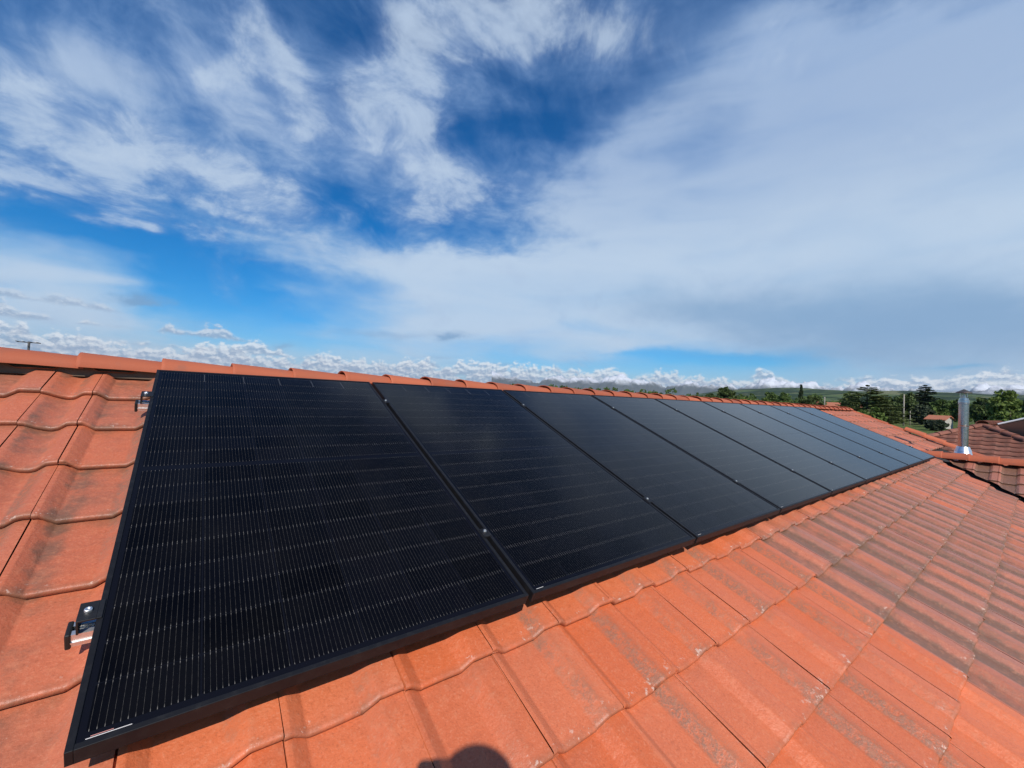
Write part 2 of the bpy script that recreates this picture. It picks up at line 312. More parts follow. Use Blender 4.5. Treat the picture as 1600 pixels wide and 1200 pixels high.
CW, CH = 0.1660, 0.0945                       # cell pitch
def cell_material(name, grid):
    """dark cells with thin silver wires under the module's glass; grid: one sheet with the whole cell raster"""
    m, t, b = mat(name, rough=0.30, spec=0.5)
    uv = t.node('ShaderNodeUVMap', uv_map='UVMap').outputs[0]; x, y, _ = t.sep(uv)
    if grid:
        cx = t.m('FRACT', t.m('DIVIDE', x, CW)); cy = t.m('FRACT', t.m('DIVIDE', y, CH))
    else:
        cx, cy = x, y
    g = t.m('ABSOLUTE', t.m('SUBTRACT', t.m('FRACT', t.m('MULTIPLY', cx, 16.0)), 0.5))
    endd = t.m('MINIMUM', cy, t.m('SUBTRACT', 1.0, cy))
    pad = t.ss(endd, 0.10, 0.03)
    width = t.m('MULTIPLY_ADD', pad, 0.034, 0.023)
    wire = t.m('LESS_THAN', g, width)
    po = t.node('ShaderNodeNewGeometry').outputs['Position']
    nn = t.noise(po, 3.0, 3, 0.5)
    cellc = t.mix(nn, (0.0010, 0.0010, 0.0016, 1), (0.0018, 0.0018, 0.0026, 1))
    if not grid:
        cellc = t.mix(t.m('MULTIPLY', t.node('ShaderNodeObjectInfo').outputs['Random'], 0.9), cellc, (0.0036, 0.0038, 0.0058, 1))
    brk = t.ss(t.noise(po, 90, 3, 0.7), 0.30, 0.62, 0.25, 1.0)
    wirec = t.mix(pad, (0.075, 0.070, 0.064, 1), (0.165, 0.155, 0.140, 1))
    c = t.mix(t.m('MULTIPLY', wire, brk), cellc, wirec)
    if grid:
        gx = t.m('MINIMUM', cx, t.m('SUBTRACT', 1.0, cx))
        gap = t.m('MAXIMUM', t.m('LESS_THAN', gx, 0.010), t.m('LESS_THAN', endd, 0.011))
        c = t.mix(gap, c, (0.008, 0.008, 0.009, 1))
    # thin film of dust on the glass
    dust = t.ss(t.noise(po, 5, 5, 0.6), 0.35, 0.75, 0.0, 0.005)
    c = t.mix(dust, c, (0.45, 0.40, 0.34, 1))
    t.l.new(c, b.inputs['Base Color'])
    b.inputs['Specular IOR Level'].default_value = 0.0
    b.inputs['Sheen Weight'].default_value = 0.09; b.inputs['Sheen Roughness'].default_value = 0.22   # dust film; sheen added to brighten the far panels at grazing view
    b.inputs['Coat Weight'].default_value = 1.0; b.inputs['Coat IOR'].default_value = 1.21
    t.l.new(t.m('MULTIPLY_ADD', t.noise(po, 2.2, 4, 0.6), 0.08, 0.06), b.inputs['Coat Roughness'])
    return m
M_CELL = cell_material('solar_cell', False); M_LAMINATE = cell_material('laminate_with_cells', True)
def backsheet_mat():
    m, t, b = mat('black_backsheet', (0.006, 0.0065, 0.010), 0.3, 0, 0.0)
    b.inputs['Coat Weight'].default_value = 1.0; b.inputs['Coat IOR'].default_value = 1.21; b.inputs['Coat Roughness'].default_value = 0.10
    return m
M_BACK = backsheet_mat()

def stucco(name, col):
    m, t, b = mat(name, col, 0.9, 0, 0.2)
    po = t.node('ShaderNodeNewGeometry').outputs['Position']
    n = t.noise(po, 2, 5, 0.6); c = t.mix(t.ss(n, 0.3, 0.75, 0, 0.35), tuple(col) + (1,), tuple(x * 0.7 for x in col) + (1,))
    t.l.new(c, b.inputs['Base Color']); bump(t, b, t.noise(po, 60, 4, 0.6), 0.4, 0.01)
    return m
M_WALL = stucco('cream_render', (0.52, 0.44, 0.34)); M_WALL2 = stucco('pale_render', (0.48, 0.45, 0.40))
M_GLASS = mat('window_glass', (0.03, 0.04, 0.05), 0.08)[0]
M_WOODP = mat('weathered_wood', (0.30, 0.27, 0.22), 0.85)[0]
M_WHITE = mat('white_metal', (0.75, 0.75, 0.74), 0.4)[0]

# ------------------------------------------------------------------ ground, hills, mountains
rng = np.random.default_rng(11)
def smooth01(x): x = np.clip(x, 0, 1); return x * x * (3 - 2 * x)
_ph = rng.uniform(0, 6.28, (6, 3))
def hill_noise(x, y):
    s = 0
    for i, (k, a) in enumerate(((900, .5), (520, .32), (260, .16), (140, .08))):
        s = s + a * (np.sin(x / k * 2.1 + _ph[i, 0] + 1.3 * np.sin(y / k * 1.7 + _ph[i, 1])) * np.cos(y / k * 1.9 + _ph[i, 2]))
    return s
def ground_z(x, y):
    r = np.hypot(x, y)
    z = np.clip(r - 45, 0, 350) * 0.0150
    fall = 1.0 - 0.62 * smooth01((np.degrees(np.arctan2(y, x)) - 19) / 14) * smooth01((170 - np.degrees(np.arctan2(y, x))) / 20)
    z = z + smooth01((r - 700) / 2600) * (118 + 30 * hill_noise(x, y)) * fall + smooth01((r - 300) / 900) * 6 * hill_noise(x * 3, y * 3)
    return z
rads = np.concatenate([np.linspace(0, 60, 8), np.geomspace(75, 4200, 46), np.geomspace(5000, 16000, 8)])
NA = 240; vs = [(0, 0, 0)]; fs = []
for r in rads[1:]:
    a = np.linspace(0, 2 * math.pi, NA, endpoint=False); x = r * np.cos(a); y = r * np.sin(a)
    z = ground_z(x, y) if r < 4300 else 60 + 0 * x
    vs += list(zip(x.tolist(), y.tolist(), z.tolist()))
fs += [[0, 1 + k, 1 + (k + 1) % NA] for k in range(NA)]
for i in range(len(rads) - 2):
    o1 = 1 + i * NA; o2 = o1 + NA
    fs += [[o1 + k, o2 + k, o2 + (k + 1) % NA, o1 + (k + 1) % NA] for k in range(NA)]
gm, t, b = mat('grassland', rough=0.95, spec=0.1)
po = t.node('ShaderNodeNewGeometry').outputs['Position']; px, py, pz = t.sep(po)
n1 = t.noise(po, 0.35, 6, 0.65); n2 = t.noise(po, 0.03, 4, 0.55); n3 = t.noise(po, 0.006, 6, 0.62)
c = t.mix(t.ss(n1, 0.3, 0.7), (0.060, 0.095, 0.022, 1), (0.115, 0.150, 0.045, 1))
c = t.mix(t.ss(n2, 0.45, 0.62, 0, 0.55), c, (0.15, 0.15, 0.06, 1))
dist = t.vm('LENGTH', po)
wood = t.mix(t.ss(t.noise(po, 0.05, 6, 0.7), 0.35, 0.65), (0.014, 0.030, 0.012, 1), (0.035, 0.062, 0.022, 1))
fld = t.mix(t.ss(t.noise(po, 0.004, 2, 0.4), 0.5, 0.6), (0.09, 0.13, 0.045, 1), (0.17, 0.17, 0.08, 1))
far = t.mix(t.ss(n3, 0.49, 0.44), wood, fld)
c = t.mix(t.ss(dist, 320, 700), c, far)
t.l.new(c, b.inputs['Base Color']); bump(t, b, t.noise(po, 0.12, 5, 0.7), 0.8, 4.0)
ground = obj('ground', vs, fs, gm, smooth=True, kind='structure')

mm, t, b = mat('mountain_rock', rough=0.9, spec=0.1)
po = t.node('ShaderNodeNewGeometry').outputs['Position']; px, py, pz = t.sep(po)
snow = t.ss(t.m('MULTIPLY_ADD', t.noise(po, 0.0025, 6, 0.65), 400.0, pz), 640, 860)
c = t.mix(snow, t.mix(t.noise(po, 0.0008, 5, 0.6), (0.05, 0.07, 0.06, 1), (0.13, 0.13, 0.12, 1)), (0.75, 0.77, 0.80, 1))
t.l.new(c, b.inputs['Base Color'])
NX, NY = 620, 18; vs = []; fs = []
for j in range(NY + 1):
    for i in range(NX + 1):
        a = R(-25 + 80 * i / NX); r = 11500 + 3500 * j / NY
        s = j / NY; pr = math.sin(math.pi * min(1, s * 1.02)) ** 0.8
        x, y = r * math.cos(a), r * math.sin(a)
        hh = 905 + 120 * math.sin(a * 17 + 2.6) + 105 * math.sin(a * 41 + 0.4) + 80 * math.sin(a * 83 + 2 + 3 * s) + 50 * math.sin(a * 171 + s * 9) + 30 * math.sin(a * 350 + s * 13) + 18 * math.sin(a * 690 + s * 17)
        vs.append((x, y, 20 + 0.63 * max(0, hh) * pr * (1 + 0.10 * math.sin(a * 210 + s * 31))))
for j in range(NY):
    for i in range(NX):
        k = j * (NX + 1) + i; fs.append([k, k + 1, k + NX + 2, k + NX + 1])
obj('mountains', vs, fs, mm, smooth=True, kind='structure')

# ------------------------------------------------------------------ roof frames
class Frame:
    """slope frame: x across, y up the slope, z along the normal"""
    def __init__(s, o, ex, ey): s.o = Vector(o); s.x = Vector(ex).normalized(); s.y = Vector(ey).normalized(); s.z = s.x.cross(s.y)
    def __call__(s, x, y, z=0.0): return s.o + s.x * x + s.y * y + s.z * z
    def M(s):
        return Matrix(((s.x[0], s.y[0], s.z[0], s.o[0]), (s.x[1], s.y[1], s.z[1], s.o[1]), (s.x[2], s.y[2], s.z[2], s.o[2]), (0, 0, 0, 1)))
MAIN = Frame((0, 0, Z0), (1, 0, 0), (0, CA, SA))
def cam_px(p):
    v = Vector(p) - CAM; zf = v.dot(_f)
    if zf < 0.05: return None
    return (512 + 411.3 * v.dot(_r) / zf, 384 - 411.3 * v.dot(_u) / zf)

# ------------------------------------------------------------------ clay tiles
TW, TG, TT, TH, DROP = 0.272, 0.2925, 0.020, 0.027, 0.021
PROF = [(0.0, 0.97), (0.04, 0.99), (0.054, 0.95), (0.168, 0.07), (0.182, 0.01), (0.20, 0.0), (0.41, 0.02), (0.607, 0.0), (0.620, 0.02), (0.634, 0.08), (0.752, 0.92), (0.766, 0.98), (0.79, 1.0), (0.988, 0.99)]
PROF_HALF = [(0.0, 0.97), (0.05, 0.96), (0.10, 0.90), (0.20, 0.66), (0.30, 0.40), (0.40, 0.18), (0.47, 0.08), (0.54, 0.05), (0.60, 0.10), (0.66, 0.22), (0.76, 0.70), (0.80, 0.88), (0.86, 0.97), (0.98, 0.98)]
def tile_mesh(fr, x0, y0, z0, wid, rnd, rot=0.0, seglen=None):
    """one interlocking tile with its lower left corner at (x0, y0): world verts, faces, uv per vertex"""
    vs, uvs, fs = [], [], []
    PROF = PROF_HALF if wid < 0.2 else globals()['PROF']
    L = TG + 0.075
    wob = [rnd.uniform(-1, 1) for _ in range(len(PROF))]
    rings = [(0.006, -TT, -0.05), (0.001, -TT * 0.6, -0.04), (0.0010, -0.0055, -0.02), (0.0045, -0.0012, 0.006), (0.013, 0.0, 0.03), (TG * 0.45, 0.0, 0.45), (L, 0.0, 1.25)]
    chip = rnd.randrange(len(PROF)) if rnd.random() < 0.35 else -9
    for k, (yy, dz, vv) in enumerate(rings):
        for i, (u, h) in enumerate(PROF):
            yo = yy + (wob[i] * 0.0011 if k < 5 else 0) + (0.006 if i == chip and k in (2, 3) else 0)
            px_ = u * wid; py_ = yo
            px_, py_ = px_ - rot * py_, py_ + rot * px_
            vs.append(fr(x0 + px_, y0 + py_, z0 + h * TH + dz - DROP * yy / TG)); uvs.append((u, vv if k > 3 else vv))
    n = len(PROF)
    for k in range(len(rings) - 1):
        for i in range(n - 1): fs.append([k * n + i, k * n + i + 1, (k + 1) * n + i + 1, (k + 1) * n + i])
    # left cheek and right interlock flange
    a = len(vs)
    for (yy, dz, vv) in (rings[2], rings[-1]):
        for (px_, pz) in ((0.0, 0.98 * TH - 0.010), (0.985 * wid, TH - 0.007), (wid + 0.02, TH - 0.010)):
            qx, qy = px_ - rot * yy, yy + rot * px_
            vs.append(fr(x0 + qx, y0 + qy, z0 + pz + dz - DROP * yy / TG)); uvs.append((0.0 if px_ == 0 else 1.0, vv))
    fs.append([a, 2 * n, 6 * n, a + 3])
    fs.append([a + 1, a + 2, a + 5, a + 4])
    return vs, fs, uvs
def clip_tile(vs, fs, uvs, planes):
    bm = bmesh.new(); uvl = bm.loops.layers.uv.new('UVMap')
    bv = [bm.verts.new(v) for v in vs]
    for f in fs:
        bf = bm.faces.new([bv[i] for i in f])
        for l, i in zip(bf.loops, f): l[uvl].uv = uvs[i]
    for co, no in planes:
        bmesh.ops.bisect_plane(bm, geom=bm.verts[:] + bm.edges[:] + bm.faces[:], plane_co=co, plane_no=no, clear_outer=True)
    return bm
def tile_to_mesh(name, bm, look):
    me = bpy.data.meshes.new(name); bm.to_mesh(me); bm.free()
    me.polygons.foreach_set('use_smooth', [True] * len(me.polygons))
    ca = me.color_attributes.new('tile_look', 'FLOAT_COLOR', 'POINT')
    ca.data.foreach_set('color', list(look) * len(me.vertices)); me.materials.append(M_TILE)
    return me

house = tag(empty('tiled_house', (4, 1.0, 0)), 'low house with orange interlocking tile roof that carries the row of solar panels', 'house')
roof_fr = MAIN
RIDGE_Y = 2.04                                # along the slope
XL, XR = -4.6, 13.0
EAVE = -3.4
ridge_pt = MAIN(0, RIDGE_Y, -0.15)
yr, zr = ridge_pt.y, ridge_pt.z
BACK = Frame((0, 2 * MAIN(0, RIDGE_Y, 0).y, Z0), (-1, 0, 0), (0, -CA, SA))
WX = 10.3; WY = 0.115; WZ = Z0 - 0.06 + 0.085  # wing ridge (plane of the tiles' lattice)
WEND = -6.0
WL = Frame((WX, 0, WZ), (0, -1, 0), (CA, 0, SA))
WR = Frame((WX, 0, WZ), (0, 1, 0), (-CA, 0, SA))
# deck below the tiles
mb = MB(); zz = -0.165
mb.quad(MAIN(XL, EAVE, zz), MAIN(XR, EAVE, zz), MAIN(XR, RIDGE_Y, zz), MAIN(XL, RIDGE_Y, zz))
mb.quad(BACK(-XR, EAVE, zz), BACK(-XL, EAVE, zz), BACK(-XL, RIDGE_Y, zz), BACK(-XR, RIDGE_Y, zz))
vx = WX - (WY - MAIN(0, EAVE, 0).y)
mb.add([(WX, WY, WZ - .15), (vx, WY - (WX - vx), WZ - .15 - (WX - vx) * SA / CA), (vx, WEND, WZ - .15 - (WX - vx) * SA / CA), (WX, WEND, WZ - .15)], [[0, 1, 2, 3]])
mb.add([(WX, WY, WZ - .15), (2 * WX - vx, WY - (WX - vx), WZ - .15 - (WX - vx) * SA / CA), (2 * WX - vx, WEND, WZ - .15 - (WX - vx) * SA / CA), (WX, WEND, WZ - .15)], [[3, 2, 1, 0]])
deck = mb.build('roof', M_DARK, house)
deck.matrix_parent_inverse = Matrix.Translation(-house.location)

rnd = random.Random(5)
tiles = []                                    # (pixel size, bm, look)
def px_size(fr, x, y, z):
    pts = [cam_px(fr(x + a, y + c_, z)) for a, c_ in ((0, 0), (TW, 0), (TW, TG), (0, TG))]
    if any(p is None for p in pts): return 0.0
    cl = [(min(max(p[0], 0), 1024), min(max(p[1], 0), 768)) for p in pts]
    return abs(sum(cl[i][0] * cl[(i + 1) % 4][1] - cl[(i + 1) % 4][0] * cl[i][1] for i in range(4))) / 2
cols = [(-0.208 + TW * k, TW) for k in range(0, 49)] + [(-0.365, 0.157)] + [(-0.365 - TW * k, TW) for k in range(1, 17)]
ZP = -0.112                                   # trough level at a tile's lower edge
valley_l = (Vector((WX, WY, 0)), Vector((1, -1, 0)).normalized())
for kx, (x, wid) in enumerate(cols):
    if x < XL - 0.15: continue
    for row in range(-11, 8):
        y = -0.07 + TG * row
        if y > RIDGE_Y - 0.12: continue
        c0 = MAIN(x + wid / 2, y + TG / 2)
        planes = []
        dv = c0.x - (WX + (c0.y - WY))       # >0: past the left valley
        if c0.y < WY + 0.45 and dv > -0.75:
            if c0.y < WY + 0.1 and dv > 0.55: continue
            if c0.y < WY + 0.02 or dv > -0.75:
                planes.append((Vector((WX - 0.03, WY + 0.03, 0)), Vector((1, -1, 0))))
        if c0.x > WX and c0.y < WY + 0.35: planes = []
        if c0.x > WX - 0.05 and c0.y < WY + 0.02: continue
        if c0.x > WX - 0.4 and c0.y >= WY + 0.02: planes = []
        if y + TG > RIDGE_Y - 0.03: planes.append((MAIN(0, RIDGE_Y - 0.035), MAIN.y))
        hid = 0.30 < x and x + wid < 9.3 and 0.10 < y and y + TG < 1.70
        if -0.02 < x < 2.65 and y < 0.3:      # newer tiles
            look = (rnd.uniform(0.0, 0.16), rnd.random(), rnd.random(), rnd.random() * 0.35)
        elif x <= 0.0:
            look = (rnd.uniform(0.30, 0.55), rnd.random() * 0.6, rnd.random(), rnd.uniform(0.3, 1.0))
        else:
            look = (min(1.0, max(0.35, rnd.gauss(0.80, 0.20))), rnd.random(), rnd.random(), rnd.random() * 0.6)
            if y > -0.1 and x < 5: look = (look[0] * 0.55,) + look[1:]
            if x > 9.5: look = (rnd.uniform(0.35, 0.6),) + look[1:]
        V_, F_, U_ = tile_mesh(MAIN, x + rnd.uniform(-.0012, .0012), y + rnd.gauss(0, .002), ZP + rnd.uniform(-.0012, .0018), wid, rnd, rnd.gauss(0, 0.003))
        bm = clip_tile(V_, F_, U_, planes)
        if not bm.faces: bm.free(); continue
        tiles.append((0.0 if hid else px_size(MAIN, x, y, ZP), bm, look))
# wing slope that faces the panels
for k in range(0, 22):
    x = 0.015 - 0.2 + TW * k
    for row in range(0, 12):
        y = -0.36 - TG * row
        c0 = WL(x + TW / 2, y + TG / 2)
        if c0.y > WY - (WX - c0.x) + 0.5 or c0.y < WEND: continue
        planes = [(Vector((WX + 0.05, WY - 0.05, 0)), Vector((-1, 1, 0)))]
        if row == 0: planes.append((WL(0, -0.03), WL.y))
        look = (min(1.1, rnd.gauss(0.98, 0.08)), rnd.random(), rnd.random() * .5, rnd.random())
        V_, F_, U_ = tile_mesh(WL, x, y, -0.085, TW, rnd, rnd.gauss(0, 0.003))
        bm = clip_tile(V_, F_, U_, planes)
        if not bm.faces: bm.free(); continue
        tiles.append((px_size(WL, x, y, -0.08) * 1.2, bm, look))
# wing slope behind
for k in range(0, 22):
    x = -0.2 - TW * k
    for row in range(0, 8):
        y = -0.36 - TG * row
        c0 = WR(x + TW / 2, y + TG / 2)
        if c0.y > WY - (c0.x - WX) or c0.y < WEND: continue
        V_, F_, U_ = tile_mesh(WR, x, y, -0.085, TW, rnd)
        bm = clip_tile(V_, F_, U_, [(WR(0, -0.03), WR.y)] if row == 0 else [])
        tiles.append((0.0, bm, (rnd.uniform(.6, 1), rnd.random(), rnd.random(), rnd.random())))
# back slope
for k in range(0, 64):
    x = -XR + TW * k
    for row in range(-11, 8):
        y = -0.07 + TG * row
        if y > RIDGE_Y - 0.12: continue
        V_, F_, U_ = tile_mesh(BACK, x, y, ZP, TW, rnd)
        bm = clip_tile(V_, F_, U_, [(BACK(0, RIDGE_Y - 0.035), BACK.y)] if y + TG > RIDGE_Y - 0.03 else [])
        tiles.append((0.0, bm, (rnd.uniform(.5, 1), rnd.random(), rnd.random(), rnd.random())))
tiles.sort(key=lambda t_: -t_[0])
inv = Matrix.Translation(-house.location)
rest = bmesh.new(); rest_look = []
for i, (s_, bm, look) in enumerate(tiles):
    if i < 300 and s_ > 3:
        o = bpy.data.objects.new('roof_tile', tile_to_mesh('roof_tile', bm, look)); COL.objects.link(o)
        o.parent = deck
    else:
        me = bpy.data.meshes.new('tmp'); bm.to_mesh(me); bm.free()
        rest.from_mesh(me); rest_look += list(look) * len(me.vertices); bpy.data.meshes.remove(me)
me = bpy.data.meshes.new('remaining_tiles'); rest.to_mesh(me); rest.free()
me.polygons.foreach_set('use_smooth', [True] * len(me.polygons))
ca = me.color_attributes.new('tile_look', 'FLOAT_COLOR', 'POINT'); ca.data.foreach_set('color', rest_look); me.materials.append(M_TILE)
o = bpy.data.objects.new('remaining_tiles', me); COL.objects.link(o); o.parent = deck; o['kind'] = 'stuff'

# ridge caps: half-round, wide end towards the camera
def cap_mesh(p0, dirv, length, up, r0, r1, seg=10, lift=0.006, th=0.012, flat=0.72):
    p0 = Vector(p0); t_ = Vector(dirv).normalized(); sd = t_.cross(Vector(up)).normalized(); un = sd.cross(t_)
    vs, fs = [], []
    st = [(0.0, r0 + .003, lift), (0.004, r0 + .006, lift + .001), (0.05, r0 + .004, lift), (0.5, (r0 + r1) / 2, lift * .5), (1.0, r1, -0.004)]
    for s_, rr, dz in st:
        for k in range(seg + 1):
            a = math.pi * (k / seg); a = math.pi * -0.04 + a * 1.08
            vs.append(p0 + t_ * (length * s_) + sd * (math.cos(a) * rr) + un * (math.sin(a) * rr * flat + dz))
    n = seg + 1
    for i in range(len(st) - 1):
        for k in range(seg): fs.append([i * n + k, i * n + k + 1, (i + 1) * n + k + 1, (i + 1) * n + k])
    a0 = len(vs)                              # front lip thickness
    for k in range(seg + 1):
        a = math.pi * -0.04 + math.pi * (k / seg) * 1.08
        vs.append(p0 + t_ * 0.006 + sd * (math.cos(a) * (r0 - th)) + un * (math.sin(a) * (r0 - th) * flat + lift))
    for k in range(seg): fs.append([k + 1, k, a0 + k, a0 + k + 1])
    return vs, fs
RZ = MAIN(0, RIDGE_Y, -0.075)
n_cap = 0
for j in range(-12, 43):
    x = -0.302 + 0.309 * j
    v_, f_ = cap_mesh((x, RZ.y, RZ.z - 0.037 + rnd.uniform(-.003, .003)), (1, rnd.gauss(0, .008), rnd.gauss(0, .004)), 0.335, (0, 0, 1), 0.122, 0.106, flat=0.52)
    o = obj('ridge_tile', v_, f_, M_RIDGE, deck, smooth=True)
# mortar bedding under the ridge
mb = MB(); mb.box((XL, RZ.y - 0.075, RZ.z - 0.10), (XR - .3, RZ.y + 0.075, RZ.z - 0.015)); mb.build('ridge_mortar', M_MORTAR, deck)
# wing ridge caps
y = WY + 0.22; j = 0
while y > WEND:
    v_, f_ = cap_mesh((WX, y - 0.335, WZ - 0.085 + 0.01 + rnd.uniform(-.002, .002)), (rnd.gauss(0, .004), 1, 0), 0.345, (0, 0, 1), 0.120, 0.110)
    obj('ridge_tile', v_, f_, M_RIDGE, deck, smooth=True); y -= 0.315
# verge caps at the far gable
for j in range(0, 11):
    ys = 1.90 - 0.33 * j
    up_ = j < 3
    p0 = MAIN(XR + (0.02 if up_ else 0.035), ys - 0.33, -0.125 if up_ else -0.062)
    v_, f_ = cap_mesh(p0, MAIN.y, 0.35, MAIN.z, 0.085 if up_ else 0.105, 0.078 if up_ else 0.092)
    obj('verge_tile', v_, f_, M_RIDGE, deck, smooth=True)
# walls, fascia
mb = MB()
ze = MAIN(0, EAVE, -0.2).z; y0 = MAIN(0, EAVE, 0).y + 0.45; y1 = 2 * yr - y0
def gable(x, th):
    pr = [(y0, 0), (y1, 0), (y1, ze + .10), (yr, zr - 0.10), (y0, ze + .10)]
    vs = [(x, a, c_) for a, c_ in pr] + [(x + th, a, c_) for a, c_ in pr]
    fs = [[4, 3, 2, 1, 0], [5, 6, 7, 8, 9]] + [[i, (i + 1) % 5, 5 + (i + 1) % 5, 5 + i] for i in range(5)]
    mb.add(vs, fs)
gable(XL + .25, .25); gable(XR - .5, .25)
mb.box((XL + .5, y0, 0), (XR - .5, y0 + .25, ze + .10)); mb.box((XL + .5, y1 - .25, 0), (XR - .5, y1, ze + .10))
mb.box((vx + .5, WEND + .4, 0), (vx + .75, y0, WZ - .2 - (WX - vx - .5) * .42)); mb.box((2 * WX - vx - .75, WEND + .4, 0), (2 * WX - vx - .5, y0, WZ - .2 - (WX - vx - .5) * .42))
pw = [(vx + .5, 0), (2 * WX - vx - .5, 0), (2 * WX - vx - .5, WZ - .2 - (WX - vx - .5) * .42), (WX, WZ - .2), (vx + .5, WZ - .2 - (WX - vx - .5) * .42)]
mb.add([(a, WEND + .15, c_) for a, c_ in pw] + [(a, WEND + .4, c_) for a, c_ in pw], [[0, 1, 2, 3, 4], [9, 8, 7, 6, 5]] + [[i, 5 + i, 5 + (i + 1) % 5, (i + 1) % 5] for i in range(5)])
mb.build('wall', M_WALL, house)
mb = MB(); mb.tube([(XL, MAIN(0, EAVE - .05, 0).y, ze - .02), (vx, MAIN(0, EAVE - .05, 0).y, ze - .02)], [.06, .06], 10); mb.build('gutter', M_WOODP, house)

# stainless flue beyond the wing ridge
CHX, CHY = 10.66, -0.205
flue = empty('chimney_flue', (CHX, CHY, Z0)); flue.parent = house
def fpart(name, prof, m_, seg=40):
    b_ = MB().lathe(prof, seg); o = b_.build(name, m_, flue, smooth=True)
    md = o.modifiers.new('edges', 'EDGE_SPLIT'); md.split_angle = R(35); return o
fpart('flashing', [(0.170, -0.42), (0.128, -0.08), (0.104, 0.055), (0.103, 0.056), (0.102, 0.060), (0.106, 0.062), (0.080, 0.136), (0.074, 0.140), (0.0635, 0.141)], M_COLLAR)
fpart('pipe_section', [(0.0625, 0.06), (0.0625, 0.46), (0.068, 0.462), (0.068, 0.480), (0.0645, 0.484), (0.068, 0.49), (0.068, 0.508), (0.0635, 0.51)], M_STEEL)
fpart('pipe_section', [(0.0640, 0.505), (0.0640, 0.865), (0.070, 0.868), (0.070, 0.882), (0.066, 0.887), (0.070, 0.892), (0.068, 0.935), (0.058, 0.942), (0.056, 0.97), (0.040, 0.972), (0.040, 1.02), (0.036, 1.02), (0.0, 1.0)], M_STEEL)
for k in range(3):
    a = 2 * math.pi * k / 3 + 0.5
    MB().box((-.007, -.002, .985), (.007, .002, 1.075), mat=Matrix.Rotation(a, 4, 'Z') @ Matrix.Translation((0, .048, 0))).build('cap_strut', M_STEEL, flue)
fpart('rain_cap', [(0.0, 1.128), (0.012, 1.124), (0.102, 1.070), (0.103, 1.063), (0.098, 1.061), (0.0, 1.105)], M_CAPST)

# chimney stack with aerial on the back slope, seen over the ridge at the left
brick_m = stucco('old_brick', (0.20, 0.10, 0.07))
sx, sy = -1.30, 5.62
stack = empty('brick_chimney', (sx, sy, Z0)); stack.parent = house
MB().box((-.16, -.16, -1.5), (.16, .16, 0.842), .01).build('stack', brick_m, stack)
MB().box((-.20, -.20, 0.843), (.20, .20, 0.872), .006).build('cap_slab', M_CAPST, stack)
M_ANT = mat('dull_dark_metal', (0.10, 0.10, 0.10), 0.7)[0]
ant = tag(empty('roof_aerial', (sx + .0, sy + .22, Z0)), 'thin television aerial sticking up over the ridge at the far left edge', 'aerial')
MB().tube([(0, 0, -.4), (0, 0, 0.985)], [.012, .010], 8).build('mast', M_ANT, ant)
b_ = MB(); b_.tube([(-.085, 0, .975), (.075, 0, .975)], [.006, .006], 6); b_.build('boom', M_ANT, ant)
for xx in (-.08, -.03, .02, .07):
    MB().tube([(xx, -.07, .977), (xx, .07, .977)], [.005, .005], 6).build('element', M_ANT, ant)

# ------------------------------------------------------------------ solar panels
PWID, PLEN, PTH, PP = 1.038, 1.755 * 1.0135, 0.035, 1.058
ordin = ['nearest and largest of nine', 'second from the large near end', 'third from the large near end', 'fourth from the large near end', 'fifth, in the middle of the row', 'fourth from the far end', 'third from the far end', 'second from the far end', 'last at the far end']
labels = ['nearest and largest black solar panel, its wire grid plainly visible, beside bare roof tiles',
          'second black solar panel from the near end, faint blue sky reflected in its glass',
          'third black solar panel from the near end of the row',
          'fourth solar panel from the near end, turning grey with reflected sky',
          'middle solar panel of the nine in the row, fifth from either end',
          'fourth solar panel counted from the far end, grey with reflected sky',
          'third solar panel counted from the far end of the row',
          'narrow-looking solar panel next to last at the far end of the row',
          'last solar panel at the far end, beside the tiled verge']
def frame_mesh():
    b_ = MB(); rim = 0.0115; h = PTH
    W_, L_ = PWID, PLEN
    for (a, c_) in (((0, 0, -h), (rim, L_, 0)), ((W_ - rim, 0, -h), (W_, L_, 0)), ((rim, 0, -h), (W_ - rim, rim, 0)), ((rim, L_ - rim, -h), (W_ - rim, L_, 0))):
        b_.box(a, c_, 0.0012)
    b_.box((0.0, 0.0, -h), (W_, 0.028, -h + .0016)); b_.box((0.0, L_ - .028, -h), (W_, L_, -h + .0016))
    return b_
fm = frame_mesh()
fme = bpy.data.meshes.new('panel_frame'); fme.from_pydata([tuple(v) for v in fm.v], [], fm.f); fme.materials.append(M_FRAME)
GX, GY = (PWID - 6 * CW) / 2, 0.026
MIDG = PLEN - 2 * GY - 18 * CH
cz = -0.0022; ct = 0.0003
def cellmesh():
    a, c_ = 0.0017, 0.0010; ch = 0.004
    x0, x1, y0_, y1_ = a, CW - a, c_, CH - c_
    top = [(x0 + ch, y0_, 0), (x1 - ch, y0_, 0), (x1, y0_ + ch, 0), (x1, y1_ - ch, 0), (x1 - ch, y1_, 0), (x0 + ch, y1_, 0), (x0, y1_ - ch, 0), (x0, y0_ + ch, 0)]
    vs = top + [(x, y, -ct) for x, y, z in top]
    fs = [list(range(8))] + [[i, 8 + i, 8 + (i + 1) % 8, (i + 1) % 8] for i in range(8)]
    me = bpy.data.meshes.new('cell'); me.from_pydata(vs, [], fs); uvl = me.uv_layers.new(name='UVMap')
    for l in me.loops:
        v = me.vertices[l.vertex_index].co; uvl.data[l.index].uv = (v.x / CW, v.y / CH)
    me.materials.append(M_CELL); return me
cme = cellmesh()
bme = bpy.data.meshes.new('backsheet'); bme.from_pydata([(.011, .011, cz - .0004), (PWID - .011, .011, cz - .0004), (PWID - .011, PLEN - .011, cz - .0004), (.011, PLEN - .011, cz - .0004)], [], [[0, 1, 2, 3]]); bme.materials.append(M_BACK)
